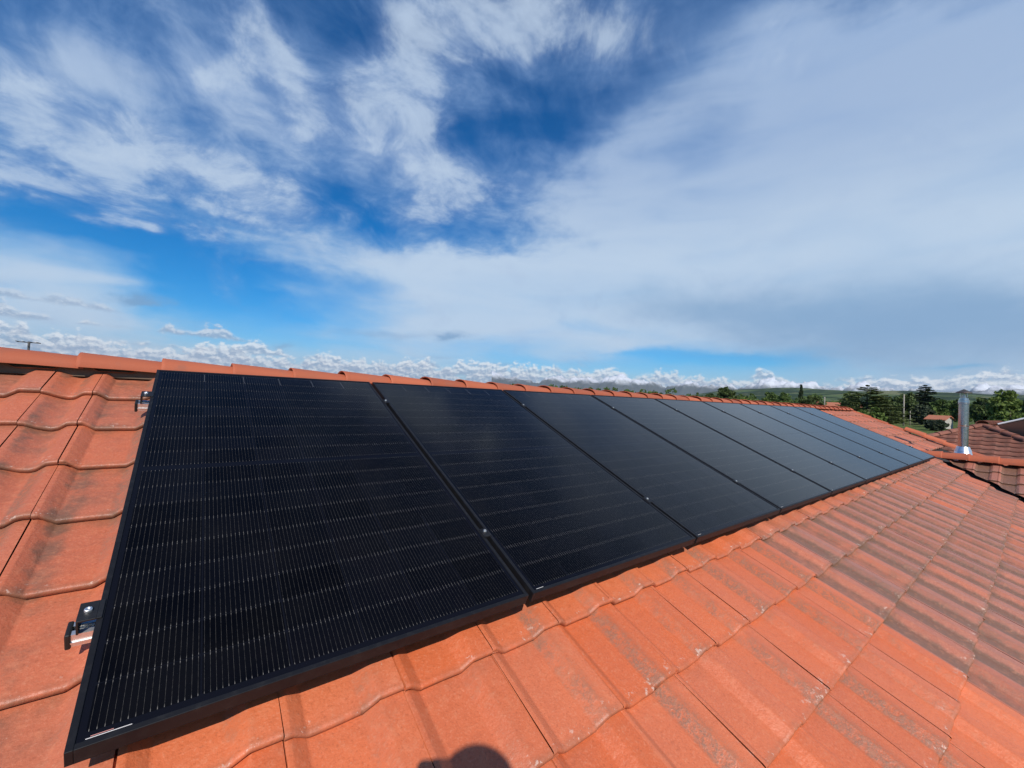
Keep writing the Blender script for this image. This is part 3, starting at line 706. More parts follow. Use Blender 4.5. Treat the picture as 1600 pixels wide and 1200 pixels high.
# far panels: the two half rasters as one printed sheet each
lv, lf, luv = [], [], []
for half in (0, 1):
    yb = GY + half * (9 * CH + MIDG); n = len(lv)
    lv += [(GX, yb, cz), (PWID - GX, yb, cz), (PWID - GX, yb + 9 * CH, cz), (GX, yb + 9 * CH, cz)]; lf.append([n, n + 1, n + 2, n + 3])
    luv += [(0, 0), (6 * CW, 0), (6 * CW, 9 * CH), (0, 9 * CH)]
lme = bpy.data.meshes.new('cell_raster'); lme.from_pydata(lv, [], lf); uvl = lme.uv_layers.new(name='UVMap')
for l in lme.loops: uvl.data[l.index].uv = luv[l.vertex_index]
lme.materials.append(M_LAMINATE)
lab_m = mat('white_label', (0.72, 0.68, 0.64), 0.5)[0]; tick_m = mat('tinned_ribbon', (0.16, 0.16, 0.17), 0.5)[0]; red_m = mat('pink_label', (0.55, 0.25, 0.22), 0.5)[0]
MROT = MAIN.M()
for k in range(9):
    p = empty('solar_panel'); p.matrix_world = Matrix.Translation(MAIN(k * PP, 0, 0) - MAIN.o) @ MROT
    tag(p, labels[k], 'solar panel', 'row of black solar panels on the roof')
    for nm_, me_ in (('frame', fme), ('backsheet', bme)):
        o = bpy.data.objects.new(nm_, me_); COL.objects.link(o); o.parent = p
    if k < 3:
        for half in (0, 1):
            for r_ in range(9):
                for c_ in range(6):
                    o = bpy.data.objects.new('cell', cme); COL.objects.link(o); o.parent = p
                    o.location = (GX + c_ * CW, GY + half * (9 * CH + MIDG) + r_ * CH, cz)
    else:
        o = bpy.data.objects.new('cell_raster', lme); COL.objects.link(o); o.parent = p
    # string connectors at top and serial label at the lower left corner
    MB().box((.024, .0138, cz), (.085 if k == 0 else .055, .0150, cz + .0005)).build('serial_label', lab_m, p)
    if k == 0: MB().box((.030, .0168, cz), (.060, .0180, cz + .0005)).build('serial_label', red_m, p)
    b_ = MB()
    for c_ in range(1, 6):
        b_.box((GX + c_ * CW - .0005, PLEN - GY - CH * 1.0, cz), (GX + c_ * CW + .0005, PLEN - GY - .004, cz + .0002))
    b_.build('cross_connector', tick_m, p)

# mounting rails with clamps
for ry, lab in ((0.303, 'lower aluminium mounting rail, its cut end poking out beside the nearest panel'), (1.478, 'upper aluminium mounting rail close below the ridge beside the nearest panel')):
    rail = empty('mounting_rail'); rail.matrix_world = Matrix.Translation(MAIN(0, ry, 0) - MAIN.o) @ MROT
    tag(rail, lab, 'mounting rail', 'mounting rails under the panels')
    x0, x1 = -0.041, 9 * PP - .02 + .04
    b_ = MB(); zt = -PTH - .0005; zb = zt - .034
    b_.box((x0, -.018, zb), (x1, .018, zb + .004)); b_.box((x0, -.018, zb + .004), (x1, -.0145, zt)); b_.box((x0, .0145, zb + .004), (x1, .018, zt))
    b_.box((x0, -.0145, zt - .003), (x1, -.006, zt)); b_.box((x0, .006, zt - .003), (x1, .0145, zt)); b_.box((x0, -.0145, zb + .016), (x1, .0145, zb + .018))
    b_.box((x0, -.0205, zb + .010), (x1, -.018, zb + .014))
    b_.build('rail_profile', M_ALU, rail)
    MB().box((x0 - .009, -.0215, zb - .004), (x0 + .001, .0205, zt + .003), .003).build('end_cap', M_PLASTIC, rail)
    MB().box((x1 - .001, -.0215, zb - .004), (x1 + .009, .0205, zt + .003), .003).build('end_cap', M_PLASTIC, rail)
    def clamp(xc, end):
        b_ = MB()
        if end:
            s_ = -1 if xc < 1 else 1
            e0 = xc; 
            b_.box((min(e0, e0 + s_ * .032), -.022, -.001), (max(e0, e0 + s_ * .032), .030, .0035), .001)
            b_.box((min(e0 - s_ * .009, e0), -.022, .0002), (max(e0 - s_ * .009, e0), .030, .0035), .0008)
            b_.box((min(e0 + s_ * .028, e0 + s_ * .032), -.022, -PTH), (max(e0 + s_ * .028, e0 + s_ * .032), .030, -.001), .0008)
            bx_ = e0 + s_ * .016
        else:
            b_.box((xc - .017, -.022, .0004), (xc + .017, .022, .0034), .001); b_.box((xc - .008, -.022, -.03), (xc + .008, .022, .0004)); bx_ = xc
        o = b_.build('clamp', M_PLASTIC if end else M_FRAME, rail)
        bb = MB(); bb.lathe([(0.0, .0078), (.0025, .0078), (.0028, .0098), (.0058, .0098), (.0070, .0085), (.0070, .0032)], 20, (bx_, .004, 0))
        bo = bb.build('bolt', M_ALU if end else M_BOLT, o, smooth=True)
    clamp(0.0, True); clamp(9 * PP - .02, True)
    for k in range(1, 9): clamp(k * PP - .010, False)

# ------------------------------------------------------------------ neighbour's hipped house
AX, AY, AZ = 20.0, 0.10, Z0 + 0.40
nb = tag(empty('neighbour_house', (23, AY, 0)), 'neighbouring house with hipped roof of brown-red tiles behind the steel flue', 'house')
H = 5.0
nroof = MB(); zl = -0.03
def npt(x, y, z): return (x, y, z)
nroof.add([(AX, AY, AZ + zl), (AX - H, AY + H, AZ - H * .42 + zl), (AX - H, AY - H, AZ - H * .42 + zl)], [[0, 1, 2]])
nroof.add([(AX, AY, AZ + zl), (AX + 9, AY, AZ + zl), (AX + 9, AY - H, AZ - H * .42 + zl), (AX - H, AY - H, AZ - H * .42 + zl)], [[3, 2, 1, 0]])
nroof.add([(AX, AY, AZ + zl), (AX + 9, AY, AZ + zl), (AX + 9, AY + H, AZ - H * .42 + zl), (AX - H, AY + H, AZ - H * .42 + zl)], [[0, 1, 2, 3]])
nr = nroof.build('roof', M_DARK, nb)
ntm, t, b = mat('brown_tile', rough=0.8, spec=0.25)
po = t.node('ShaderNodeNewGeometry').outputs['Position']; oi = t.node('ShaderNodeObjectInfo').outputs['Random']
nm_ = t.noise(po, 5, 5, 0.65)
c = t.mix(oi, (0.205, 0.080, 0.054, 1), (0.31, 0.125, 0.086, 1)); c = t.mix(t.ss(nm_, 0.42, 0.7, 0, 0.7), c, (0.095, 0.058, 0.045, 1))
t.l.new(c, b.inputs['Base Color']); bump(t, b, t.noise(po, 60, 4, .6), .4, .005)
NF = Frame((AX, AY, AZ), (0, -1, 0), (CA, 0, SA))
nprof = [(0, .9), (.12, .35), (.25, 0), (.6, 0), (.78, .7), (.88, 1), (1.0, .95)]
def ntile(fr, x, y, cut):
    vs, fs = [], []
    for yy, dz in ((0.012, -.034), (0.0, 0.0), (.33, -.034)):
        for u, h in nprof: vs.append(fr(x + u * .272, y + yy, .0 + h * .017 + dz + .018))
    n = len(nprof)
    for k in range(2):
        for i in range(n - 1): fs.append([k * n + i, k * n + i + 1, (k + 1) * n + i + 1, (k + 1) * n + i])
    bm = bmesh.new(); bv = [bm.verts.new(v) for v in vs]
    for f in fs: bm.faces.new([bv[i] for i in f])
    for co, no in cut: bmesh.ops.bisect_plane(bm, geom=bm.verts[:] + bm.edges[:] + bm.faces[:], plane_co=co, plane_no=no, clear_outer=True)
    if not bm.faces: bm.free(); return None
    me = bpy.data.meshes.new('roof_tile'); bm.to_mesh(me); bm.free(); me.materials.append(ntm)
    me.polygons.foreach_set('use_smooth', [True] * len(me.polygons)); return me
cuts = [(Vector((AX, AY, 0)), Vector((1, 1, 0))), (Vector((AX, AY, 0)), Vector((1, -1, 0)))]
nrest = bmesh.new()
for row in range(0, 19):
    y = -0.30 - 0.285 * row
    for k in range(-20, 20):
        x = k * .272 + 0.05
        if abs(x + .136) > -y * CA + .3: continue
        me = ntile(NF, x, y, cuts)
        if not me: continue
        if row < 9 and -1.9 < x < 1.9:
            o = bpy.data.objects.new('roof_tile', me); COL.objects.link(o); o.parent = nr
        else:
            nrest.from_mesh(me)
for fr, sgn in ((Frame((AX, AY, AZ), (1, 0, 0), (0, CA, SA)), 1), (Frame((AX, AY, AZ), (-1, 0, 0), (0, -CA, SA)), -1)):
    for row in range(0, 18):
        y = -0.30 - 0.285 * row
        for k in range(-19, 33):
            x = (k * .272) * sgn
            cc = fr(x + .136, y + .14)
            if cc.x < AX + y * CA - .3 or cc.x > AX + 9: continue
            me = ntile(fr, x, y, [(Vector((AX, AY, 0)), Vector((-1, -1 if sgn > 0 else 1, 0)))])
            if me: nrest.from_mesh(me)
me = bpy.data.meshes.new('remaining_tiles'); nrest.to_mesh(me); nrest.free(); me.materials.append(ntm)
o = bpy.data.objects.new('remaining_tiles', me); COL.objects.link(o); o.parent = nr; o['kind'] = 'stuff'
def ncaps(a, b_, n, r_):
    a, b_ = Vector(a), Vector(b_); dv = (b_ - a) / n
    for i in range(n):
        v_, f_ = cap_mesh(a + dv * i, dv, dv.length * 1.07, (0, 0, 1), r_, r_ * .88, 8)
        obj('hip_tile', v_, f_, ntm, nr, smooth=True)
ncaps((AX - H, AY + H, AZ - H * .42 + .02), (AX, AY, AZ + .02), 22, .115)
ncaps((AX - H, AY - H, AZ - H * .42 + .02), (AX, AY, AZ + .02), 22, .115)
ncaps((AX - .12, AY, AZ + .05), (AX + 9, AY, AZ + .05), 24, .15)
MB().box((AX - H + .5, AY - H + .5, 0), (AX + 8.6, AY + H - .5, AZ - H * .42 + .05)).build('wall', M_WALL2, nb)
col = tag(empty('tilted_collector', (22, -1.0, Z0)), 'tilted grey panel with a white edge on the neighbour roof at the right frame edge', 'roof panel')
pa, pb = Vector((21.0, -0.17, 0.47)), Vector((21.0, -2.0, 1.24))
dn = Vector((1.7, -.35, -.75))
MB().add([pa, pb, pb + dn, pa + dn], [[0, 1, 2, 3]]).add([pa + Vector((0, 0, -.05)), pb + Vector((0, 0, -.05)), pb + dn + Vector((0, 0, -.05)), pa + dn + Vector((0, 0, -.05))], [[3, 2, 1, 0]]).build('glazing', mat('grey_glazing', (0.22, 0.20, 0.20), 0.35)[0], col)
b_ = MB(); b_.tube([pa, pb], [.028, .028], 8); b_.build('edge_profile', M_WHITE, col)
b_ = MB(); b_.tube([pb, pb + dn], [.02, .02], 8); b_.tube([pa, pa + dn], [.02, .02], 8); b_.build('side_profile', M_CAPST, col)
b_ = MB(); b_.tube([pb + dn * .2, pb + dn * .2 + Vector((0, 0, -1.6))], [.025, .025], 6); b_.tube([pa + dn * .5, pa + dn * .5 + Vector((0, 0, -.5))], [.025, .025], 6); b_.build('strut', M_CAPST, col)
for ch in col.children: ch.matrix_parent_inverse = Matrix.Identity(4)
for ch in col.children: ch.location = -Vector((22, -1.0, 0))

# children of offset empties were written in world coordinates: shift them back
for par in (house, nb):
    for ch in par.children:
        if ch.type == 'MESH': ch.matrix_parent_inverse = Matrix.Translation(-par.location)
for ch in (flue, stack): ch.location = ch.location - house.location
deck.matrix_parent_inverse = Matrix.Translation(-house.location)

# ------------------------------------------------------------------ small houses beyond
orange_far = mat('far_orange_tiles', (0.42, 0.15, 0.08), 0.85)[0]
def small_house(az_, dist, zc, wdt, dep, wall_h, label, rot):
    x, y = CAM.x + dist * math.cos(R(az_)), CAM.y + dist * math.sin(R(az_)); gz = zc
    h_ = tag(empty('small_house', (x, y, gz)), label, 'house', 'small houses beyond the garden'); h_.rotation_euler.z = R(rot)
    MB().box((-wdt / 2, -dep / 2, -1), (wdt / 2, dep / 2, wall_h)).build('wall', M_WALL2, h_)
    rr = dep * .5 * .42; b_ = MB(); e = .4; t_ = .15
    vs = [(-wdt / 2 - e, -dep / 2 - e, wall_h - e * .42), (wdt / 2 + e, -dep / 2 - e, wall_h - e * .42), (wdt / 2 + e, 0, wall_h + rr), (-wdt / 2 - e, 0, wall_h + rr), (-wdt / 2 - e, dep / 2 + e, wall_h - e * .42), (wdt / 2 + e, dep / 2 + e, wall_h - e * .42)]
    vs += [(a, c_, d_ + t_) for a, c_, d_ in vs]
    b_.add(vs, [[0, 1, 2, 3], [3, 2, 5, 4], [6, 9, 8, 7], [9, 10, 11, 8], [0, 6, 7, 1], [4, 5, 11, 10], [0, 3, 9, 6], [3, 4, 10, 9], [1, 7, 8, 2], [2, 8, 11, 5]]); b_.build('roof', orange_far, h_)
    b_ = MB(); b_.add([(-wdt / 2, -dep / 2, wall_h), (-wdt / 2, dep / 2, wall_h), (-wdt / 2, 0, wall_h + rr)], [[0, 1, 2]]); b_.add([(wdt / 2, -dep / 2, wall_h), (wdt / 2, dep / 2, wall_h), (wdt / 2, 0, wall_h + rr)], [[0, 2, 1]]); b_.build('gable', M_WALL2, h_)
    for xx in (-wdt * .25, wdt * .25):
        MB().box((xx - .5, -dep / 2 - .03, .9), (xx + .5, -dep / 2 + .02, wall_h - .5)).build('window', M_GLASS, h_)
def el_z(dist, e_): return CAM.z + dist * math.tan(R(e_))
small_house(5.95, 150, el_z(150, 0.03) - 3.35, 3.4, 4.2, 2.4, 'small outbuilding with plain orange roof half hidden beside the steel flue', 75)
small_house(14.3, 150, el_z(150, 1.0) - 5.6, 13, 8, 3.6, 'distant brown-roofed house behind the dark trees beyond the ridge end', 100)

# ------------------------------------------------------------------ trees
def leaf_mat(name, c1, c2):
    m, t, b = mat(name, rough=0.65, spec=0.25)
    g = t.node('ShaderNodeNewGeometry'); ri = g.outputs['Random Per Island']; n = t.noise(g.outputs['Position'], 0.8, 3, 0.6)
    c = t.mix(t.m('MULTIPLY_ADD', ri, 0.6, t.m('MULTIPLY', n, 0.4)), tuple(c1) + (1,), tuple(c2) + (1,))
    t.l.new(c, b.inputs['Base Color'])
    tr = t.node('ShaderNodeBsdfTranslucent', {'Color': c}); mx = t.node('ShaderNodeMixShader', {0: 0.25})
    t.l.new(b.outputs[0], mx.inputs[1]); t.l.new(tr.outputs[0], mx.inputs[2]); t.l.new(mx.outputs[0], t.n['Material Output'].inputs[0])
    return m
LM = {'dark': leaf_mat('leaf_dark', (0.042, 0.070, 0.021), (0.120, 0.160, 0.048)),
      'mid': leaf_mat('leaf_mid', (0.050, 0.092, 0.022), (0.130, 0.185, 0.046)),
      'light': leaf_mat('leaf_light', (0.085, 0.135, 0.026), (0.175, 0.225, 0.055)),
      'grey': leaf_mat('leaf_grey', (0.035, 0.052, 0.028), (0.080, 0.100, 0.055)),
      'conifer': leaf_mat('needle', (0.026, 0.048, 0.022), (0.060, 0.085, 0.036)),
      'cedar': leaf_mat('cedar_needle', (0.055, 0.080, 0.024), (0.160, 0.185, 0.058))}
bark = mat('bark', (0.09, 0.065, 0.045), 0.9)[0]
def quads_obj(name, cen, ax1, ax2, m_, parent=None):
    n = len(cen); v = np.empty((n, 4, 3)); v[:, 0] = cen - ax1 - ax2; v[:, 1] = cen + ax1 - ax2 * .6; v[:, 2] = cen + ax1 * .7 + ax2; v[:, 3] = cen - ax1 + ax2
    me = bpy.data.meshes.new(name); me.vertices.add(n * 4); me.vertices.foreach_set('co', v.ravel()); me.loops.add(n * 4); me.loops.foreach_set('vertex_index', np.arange(n * 4))
    me.polygons.add(n); me.polygons.foreach_set('loop_start', np.arange(n) * 4); me.polygons.foreach_set('loop_total', np.full(n, 4)); me.update(); me.validate()
    me.materials.append(m_); o = bpy.data.objects.new(name, me); COL.objects.link(o)
    if parent: o.parent = parent
    return o
def rnd_axes(n, size, g):
    a = g.normal(size=(n, 3)); a /= np.linalg.norm(a, axis=1)[:, None]; b_ = g.normal(size=(n, 3)); b_ -= a * (a * b_).sum(1)[:, None]; b_ /= np.linalg.norm(b_, axis=1)[:, None]
    s = size * g.uniform(.6, 1.3, (n, 1)); return a * s, b_ * s
def broad_crown(g, wd, ht, z0, nclump, per, leaf):
    cen = []
    u = g.normal(size=(nclump, 3)); u /= np.linalg.norm(u, axis=1)[:, None]; rr = g.uniform(.35, 1, nclump) ** .5
    cl = u * rr[:, None] * np.array([wd / 2, wd / 2, ht / 2]) * g.uniform(.82, 1.08, (nclump, 1)); cl[:, 2] += z0 + ht / 2
    for c_ in cl:
        k = per; v = g.normal(size=(k, 3)); v /= np.linalg.norm(v, axis=1)[:, None]
        s = g.uniform(.55, 1.15) * max(wd, ht) * .13
        cen.append(c_ + v * (g.uniform(.3, 1, (k, 1)) ** .5) * s * np.array([1, 1, .75]))
    cen = np.concatenate(cen); a, b_ = rnd_axes(len(cen), leaf, g); return cen, a, b_
def conifer_crown(g, wd, ht, z0, layers, per, leaf, shape, flat):
    cen = []; ax = []; bx = []
    for i in range(layers):
        f = i / (layers - 1); z = z0 + ht * f; r = wd / 2 * shape(f)
        nb_ = max(3, int(3 + 8 * (1 - f)))
        for j in range(nb_):
            an = g.uniform(0, 6.283); L = r * g.uniform(.65, 1.1); k = int(per * (0.35 + (1 - f)))
            s = g.uniform(.08, 1, k) ** .7; sp = g.normal(size=k) * .13 * L * (1 - .4 * s)
            x = s * L * math.cos(an) - sp * math.sin(an); y = s * L * math.sin(an) + sp * math.cos(an)
            zz_ = z + (-.18 if not flat else .05) * L * s + .06 * L * s * s + g.normal(size=k) * (.04 if flat else .06) * (ht / layers * 3)
            cen.append(np.stack([x, y, zz_], 1))
    cen = np.concatenate(cen); a, b_ = rnd_axes(len(cen), leaf, g)
    if flat: a[:, 2] *= .3; b_[:, 2] *= .3
    return cen, a, b_
seedc = [100]
def tree(name, label, az_, dist, el_top, wdeg, kind, m_, el_bot=None, group='trees beyond the roof', cat='tree'):
    seedc[0] += 1; g = np.random.default_rng(seedc[0])
    x, y = CAM.x + dist * math.cos(R(az_)), CAM.y + dist * math.sin(R(az_)); gz = float(ground_z(np.array(x), np.array(y)))
    top = CAM.z + dist * math.tan(R(el_top)); ht = top - gz; wd = dist * R(wdeg)
    e = tag(empty(name, (x, y, gz)), label, cat, group)
    leaf = max(.10, dist * .0017)
    if kind == 'broad':
        z0 = ht * .16; cen, a, b_ = broad_crown(g, wd, ht - z0, z0, 60, 60, leaf)
    elif kind == 'bush':
        z0 = 0.02 * ht; cen, a, b_ = broad_crown(g, wd, ht - z0, z0, 36, 40, leaf)
    elif kind == 'cedar':
        z0 = ht * .12; cen, a, b_ = conifer_crown(g, wd, ht - z0, z0, 19, 150, leaf * 1.15, lambda f: (1 - f) ** .7 * .92 + .10, True)
    else:
        z0 = ht * .10; cen, a, b_ = conifer_crown(g, wd, ht - z0, z0, 20, 34, leaf * .9, lambda f: (1 - f) ** .85 + .03, False)
    quads_obj('crown', cen, a, b_, m_, e)
    tb = MB(); tr_ = ht * .022 + .03
    tb.tube([(0, 0, -.2), (.02 * ht, 0, ht * .35), (0, .01 * ht, ht * .7), (0, 0, ht * .93)], [tr_ * 1.3, tr_, tr_ * .6, tr_ * .15], 8)
    if kind in ('broad', 'bush'):
        for k in range(5):
            an = g.uniform(0, 6.28); z_ = ht * g.uniform(.2, .5)
            tb.tube([(0, 0, z_), (wd * .16 * math.cos(an), wd * .16 * math.sin(an), z_ + ht * .14), (wd * .34 * math.cos(an), wd * .34 * math.sin(an), z_ + ht * .26)], [tr_ * .5, tr_ * .35, tr_ * .1], 6)
    tb.build('trunk', bark, e, smooth=True)
TREES = [
 ('cedar_tree', 'broad layered olive-green cedar rising behind the far end of the ridge', 11.25, 120, 2.78, 7.6, 'cedar', 'cedar'),
 ('shrub', 'bright green leafy shrub in front of the cedar beside the roof verge', 11.1, 95, .60, 2.9, 'bush', 'light'),
 ('broad_tree', 'dark dense tree right behind the tall wooden pole', 8.5, 172, 2.0, 2.7, 'broad', 'dark'),
 ('broad_tree', 'dark tree filling the gap between the cedar and the tall wooden pole', 9.8, 165, 1.5, 2.2, 'broad', 'dark'),
 ('spruce_tree', 'ragged dark spruce standing above the trees between pole and flue', 6.95, 210, 2.9, 3.3, 'cedar', 'conifer'),
 ('shrub', 'grey-green rounded bush behind the short pole', 7.2, 166, .9, 1.9, 'bush', 'grey'),
 ('broad_tree', 'mid-green tree close to the left of the steel flue', 5.6, 190, 1.75, 1.9, 'broad', 'mid'),
 ('shrub', 'bright green bush above the small orange outbuilding roof', 6.1, 172, .55, 1.7, 'bush', 'light'),
 ('shrub', 'low dark bush in front of the small orange outbuilding', 6.2, 132, -.42, 1.7, 'bush', 'grey'),
 ('broad_tree', 'dark green tree close to the right of the steel flue', 3.35, 150, 1.75, 1.8, 'broad', 'dark'),
 ('broad_tree', 'mid-green tree behind the flue beside the dark green tree', 4.5, 175, 1.6, 1.6, 'broad', 'mid'),
 ('broad_tree', 'tall light green tree above the neighbour ridge under the overhead wire', 1.95, 120, 2.55, 1.9, 'broad', 'light'),
 ('shrub', 'yellow-green bush low against the neighbour ridge caps', 1.6, 80, .95, 1.7, 'bush', 'light'),
 ('broad_tree', 'dark tree cut by the right edge of the picture', .35, 100, 2.0, 1.1, 'broad', 'dark'),
 ('broad_tree', 'dark low tree just left of the cedar', 12.6, 140, 2.1, 1.4, 'broad', 'dark'),
 ('broad_tree', 'very dark rounded tree behind the ridge next to the thin fir', 15.9, 150, 1.62, 2.6, 'broad', 'dark'),
 ('fir_tree', 'thin pointed fir standing alone above the far ridge', 17.0, 180, 2.72, .85, 'spruce', 'conifer'),
 ('broad_tree', 'small rounded dark tree above the ridge, farthest from the flue', 24.6, 160, 2.35, 2.0, 'broad', 'dark'),
 ('shrub', 'light green bushes above the ridge beside the small rounded dark tree', 22.8, 130, 1.05, 2.8, 'bush', 'light'),
 ('shrub', 'light green bush above the ridge midway to the thin fir', 20.6, 135, 1.25, 2.4, 'bush', 'light'),
 ('broad_tree', 'small dark green tree in the hedge line left of the thin fir', 18.7, 165, 1.7, 1.2, 'broad', 'mid'),
 ('broad_tree', 'small bluish tree between the light green bushes above the ridge', 19.9, 200, 1.9, 1.1, 'broad', 'mid'),
 ('broad_tree', 'low dark tree just peeping over the ridge at its left', 26.4, 170, 1.45, 1.4, 'broad', 'dark'),
]
for nm_, lab, a_, ds, et, wdg, kd, mt in TREES: tree(nm_, lab, a_, ds, et, wdg, kd, LM[mt])

# far-off woodland and hedges that read as one mass
g = np.random.default_rng(77); C_, A_, B_ = [], [], []
for i in range(420):
    a_ = g.uniform(-14, 62); ds = 170 * (1200 / 170) ** g.uniform(0, 1)
    if ds < 230 and not (a_ > 28 or a_ < 0): ds = g.uniform(230, 700)
    x, y = CAM.x + ds * math.cos(R(a_)), CAM.y + ds * math.sin(R(a_)); gz = float(ground_z(np.array(x), np.array(y)))
    ht = g.uniform(5, 10); wd = g.uniform(6, 15)
    c_, a1, b1 = broad_crown(g, wd, ht, gz, 12, 16, max(.35, ds * .0016)); c_[:, 0] += x; c_[:, 1] += y
    C_.append(c_); A_.append(a1); B_.append(b1)
o = quads_obj('far_woodland', np.concatenate(C_), np.concatenate(A_), np.concatenate(B_), LM['mid'])
tag(o, 'distant mass of woodland and hedges below the hills', 'woodland', kind='stuff')

# ------------------------------------------------------------------ poles and overhead wire
def pole(az_, ds, eb, et, rad_, label):
    x, y = CAM.x + ds * math.cos(R(az_)), CAM.y + ds * math.sin(R(az_)); zb, zt = el_z(ds, eb), el_z(ds, et)
    e = tag(empty('wooden_pole', (x, y, zb)), label, 'pole', 'poles standing in the meadow')
    MB().tube([(0, 0, -.8), (0, 0, (zt - zb) * .5), (0.02, 0, zt - zb)], [rad_, rad_ * .92, rad_ * .8], 10).build('post', M_WOODP, e, smooth=True)
    MB().box((-.25, -.04, zt - zb - .35), (.25, .04, zt - zb - .27)).build('crossarm', M_WOODP, e)
pole(8.47, 150, -1.12, 2.0, .17, 'tall pale wooden pole standing at the meadow edge')
pole(8.0, 158, -1.0, .35, .11, 'short thin pole right beside the tall pale one')
pole(14.85, 140, .2, 1.5, .16, 'pale pole stub behind the ridge beside the very dark tree')
wp = []
p0 = Vector((CAM.x + 55, CAM.y + 55 * math.tan(R(6.5)), el_z(55, 2.45))); p1 = Vector((CAM.x + 44, CAM.y - 44 * math.tan(R(6)), el_z(44, 4.1)))
for i in range(25):
    s_ = i / 24; wp.append(p0.lerp(p1, s_) + Vector((0, 0, -.45 * 4 * s_ * (1 - s_))))
tag(MB().tube(wp, [.012] * 25, 6).build('overhead_wire', M_CAPST), 'thin overhead wire crossing the sky right of the flue', 'wire')

# ------------------------------------------------------------------ the photographer, standing below on the slope behind the camera
skin_m = mat('skin', (0.45, 0.26, 0.18), 0.6)[0]; cloth_m = mat('dark_jacket', (0.05, 0.06, 0.09), 0.9)[0]; trouser_m = mat('work_trousers', (0.06, 0.06, 0.065), 0.9)[0]
fwdh = Vector((_f.x, _f.y, 0)).normalized(); rgt = Vector((_r.x, _r.y, 0)).normalized(); UP = Vector((0, 0, 1))
head = CAM + SUN_DIR * 0.35 + rgt * 0.084 - UP * 0.092
base_p = Vector((head.x + 0.02, head.y - 0.10, 0))
def roof_z(p): return Z0 + (p.y * SA / CA) - 0.085 / CA
base_p.z = roof_z(base_p)
person = tag(empty('person', tuple(base_p)), 'photographer in dark clothes whose head, hands and phone cast the shadow on the orange tiles', 'person')
def P_(r_, f_, u_): return base_p + rgt * r_ + fwdh * f_ + UP * u_
hdz = head.z - base_p.z; shz = hdz - 0.27; hipz = 0.80
lh = CAM - fwdh * 0.03 - rgt * 0.030 - UP * 0.035; rh = CAM - fwdh * 0.03 + rgt * 0.140 - UP * 0.035
nodes = {'pel': (P_(0, -.06, hipz), .15), 'bel': (P_(0, -.05, (hipz + shz) / 2), .135), 'che': (P_(0, -.04, shz - .06), .155), 'nek': (head - UP * .17 - fwdh * .03, .055), 'hd0': (head - UP * .08, .070), 'hd1': (head, .092), 'hd2': (head + UP * .065 - fwdh * .015, .072),
 'sl': (P_(-.19, -.04, shz), .065), 'el': (P_(-.26, .12, shz - .20), .045), 'wl': (lh - fwdh * .06 - UP * .06, .028), 'hl': (lh, .034),
 'sr': (P_(.19, -.04, shz), .065), 'er': (P_(.30, .12, shz - .20), .045), 'wr': (rh - fwdh * .06 - UP * .07 + rgt * .02, .030), 'hr': (rh, .036),
 'tl': (P_(-.11, -.05, hipz - .03), .095), 'kl': (P_(-.13, .05, hipz * .52), .062), 'al': (P_(-.14, -.06, .09), .045), 'fl': (P_(-.15, .12, .085), .038),
 'tr': (P_(.11, -.05, hipz - .03), .095), 'kr': (P_(.13, .05, hipz * .52), .062), 'ar': (P_(.14, -.06, .09), .045), 'fr': (P_(.15, .12, .115), .038)}
edges = [('pel', 'bel'), ('bel', 'che'), ('che', 'nek'), ('nek', 'hd0'), ('hd0', 'hd1'), ('hd1', 'hd2'), ('che', 'sl'), ('sl', 'el'), ('el', 'wl'), ('wl', 'hl'), ('che', 'sr'), ('sr', 'er'), ('er', 'wr'), ('wr', 'hr'), ('pel', 'tl'), ('tl', 'kl'), ('kl', 'al'), ('al', 'fl'), ('pel', 'tr'), ('tr', 'kr'), ('kr', 'ar'), ('ar', 'fr')]
for side, hpt, sg in (('L', lh, -1), ('R', rh, 1)):
    for k in range(4):                        # fingers curl round the phone's back
        b0 = hpt + UP * (.028 - .019 * k) + rgt * sg * .012; b1 = b0 + fwdh * .030 + rgt * sg * .004; b2 = b1 - rgt * sg * .030 + fwdh * .002
        nodes[f'{side}{k}a'] = (b0, .0095); nodes[f'{side}{k}b'] = (b1, .0088); nodes[f'{side}{k}c'] = (b2, .0075)
        edges += [('hl' if side == 'L' else 'hr', f'{side}{k}a'), (f'{side}{k}a', f'{side}{k}b'), (f'{side}{k}b', f'{side}{k}c')]
    b0 = hpt + UP * .034 - fwdh * .012; b1 = b0 + UP * .026 - rgt * sg * .012
    nodes[f'{side}t'] = (b0, .0115); nodes[f'{side}u'] = (b1, .0095); edges += [('hl' if side == 'L' else 'hr', f'{side}t'), (f'{side}t', f'{side}u')]
keys = list(nodes); me = bpy.data.meshes.new('body'); me.from_pydata([tuple(nodes[k][0] - base_p) for k in keys], [(keys.index(a), keys.index(b_)) for a, b_ in edges], [])
o = bpy.data.objects.new('body', me); COL.objects.link(o); o.parent = person
bm_, t, b = mat('skin_and_clothes', rough=0.8, spec=0.2)
ox, oy, oz = t.sep(t.node('ShaderNodeTexCoord').outputs['Object'])
fw = t.m('ADD', t.m('MULTIPLY', ox, fwdh.x), t.m('MULTIPLY', oy, fwdh.y))
sk = t.m('MAXIMUM', t.m('GREATER_THAN', oz, hdz - 0.17), t.m('GREATER_THAN', fw, (CAM - base_p).dot(fwdh) - 0.085))
c = t.mix(t.m('GREATER_THAN', oz, hipz + 0.04), (0.06, 0.06, 0.065, 1), (0.05, 0.06, 0.09, 1))
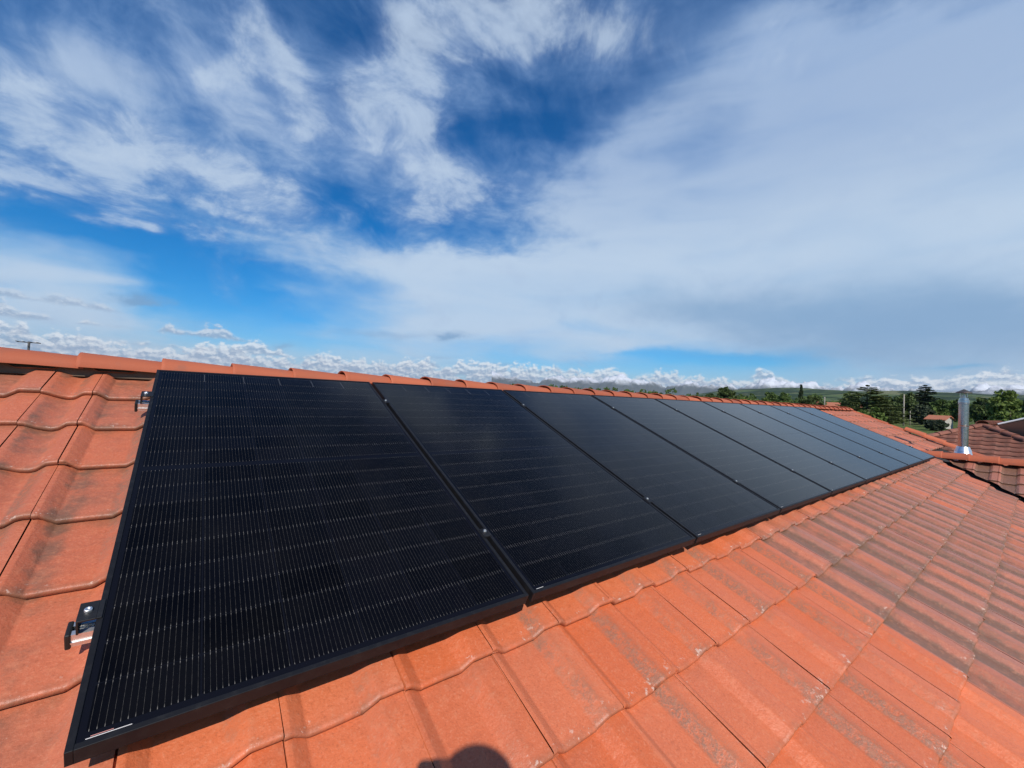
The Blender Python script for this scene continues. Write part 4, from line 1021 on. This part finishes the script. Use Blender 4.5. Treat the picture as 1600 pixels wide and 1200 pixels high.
c = t.mix(t.m('LESS_THAN', oz, 0.14), c, (0.03, 0.025, 0.02, 1))
t.l.new(t.mix(sk, c, (0.45, 0.26, 0.18, 1)), b.inputs['Base Color']); me.materials.append(bm_)
hr_ = MB()
for i in range(7):
    r_ = 0.094 * math.cos(R(-12 + 15 * i)); hr_.v += [head - base_p + Vector((math.cos(k * math.pi / 9) * r_, math.sin(k * math.pi / 9) * r_, 0.045 + 0.075 * math.sin(R(-12 + 15 * i)))) - fwdh * 0.018 for k in range(18)]
for i in range(6):
    hr_.f += [[i * 18 + k, i * 18 + (k + 1) % 18, (i + 1) * 18 + (k + 1) % 18, (i + 1) * 18 + k] for k in range(18)]
hr_.f.append([6 * 18 + k for k in range(18)])
hr_.build('hair', mat('brown_hair', (0.05, 0.03, 0.02), 0.7)[0], person, smooth=True)
md = o.modifiers.new('skin', 'SKIN'); md.use_smooth_shade = True
for i, k in enumerate(keys):
    sv = me.skin_vertices[0].data[i]; sv.radius = (nodes[k][1], nodes[k][1]); sv.use_root = (k == 'pel')
o.modifiers.new('sub', 'SUBSURF').render_levels = 2
ph = tag(empty('phone', tuple(CAM - _f * 0.012)), 'phone held sideways in both hands, seen only by its shadow on the tiles', 'phone')
MR = Matrix(((_r.x, _u.x, -_f.x, 0), (_r.y, _u.y, -_f.y, 0), (_r.z, _u.z, -_f.z, 0), (0, 0, 0, 1)))
MB().box((-.018, -.055, -.003), (.130, .018, .005), .003, mat=MR).build('case', M_PLASTIC, ph)

# ------------------------------------------------------------------ haze over the far country
hz = bpy.data.materials.new('haze_air'); hz.use_nodes = True; t = NT(hz.node_tree); t.n.clear()
pv = t.node('ShaderNodeVolumePrincipled', {'Color': (0.72, 0.80, 0.92, 1), 'Density': 3.6e-5, 'Anisotropy': 0.2})
t.l.new(pv.outputs[0], t.node('ShaderNodeOutputMaterial').inputs['Volume'])
hb = MB().box((-16500, -16500, -1.5), (16500, 16500, 690)).build('haze', hz, None, kind='stuff')
tag(hb, 'pale blue air over the distant hills and mountains', 'haze')
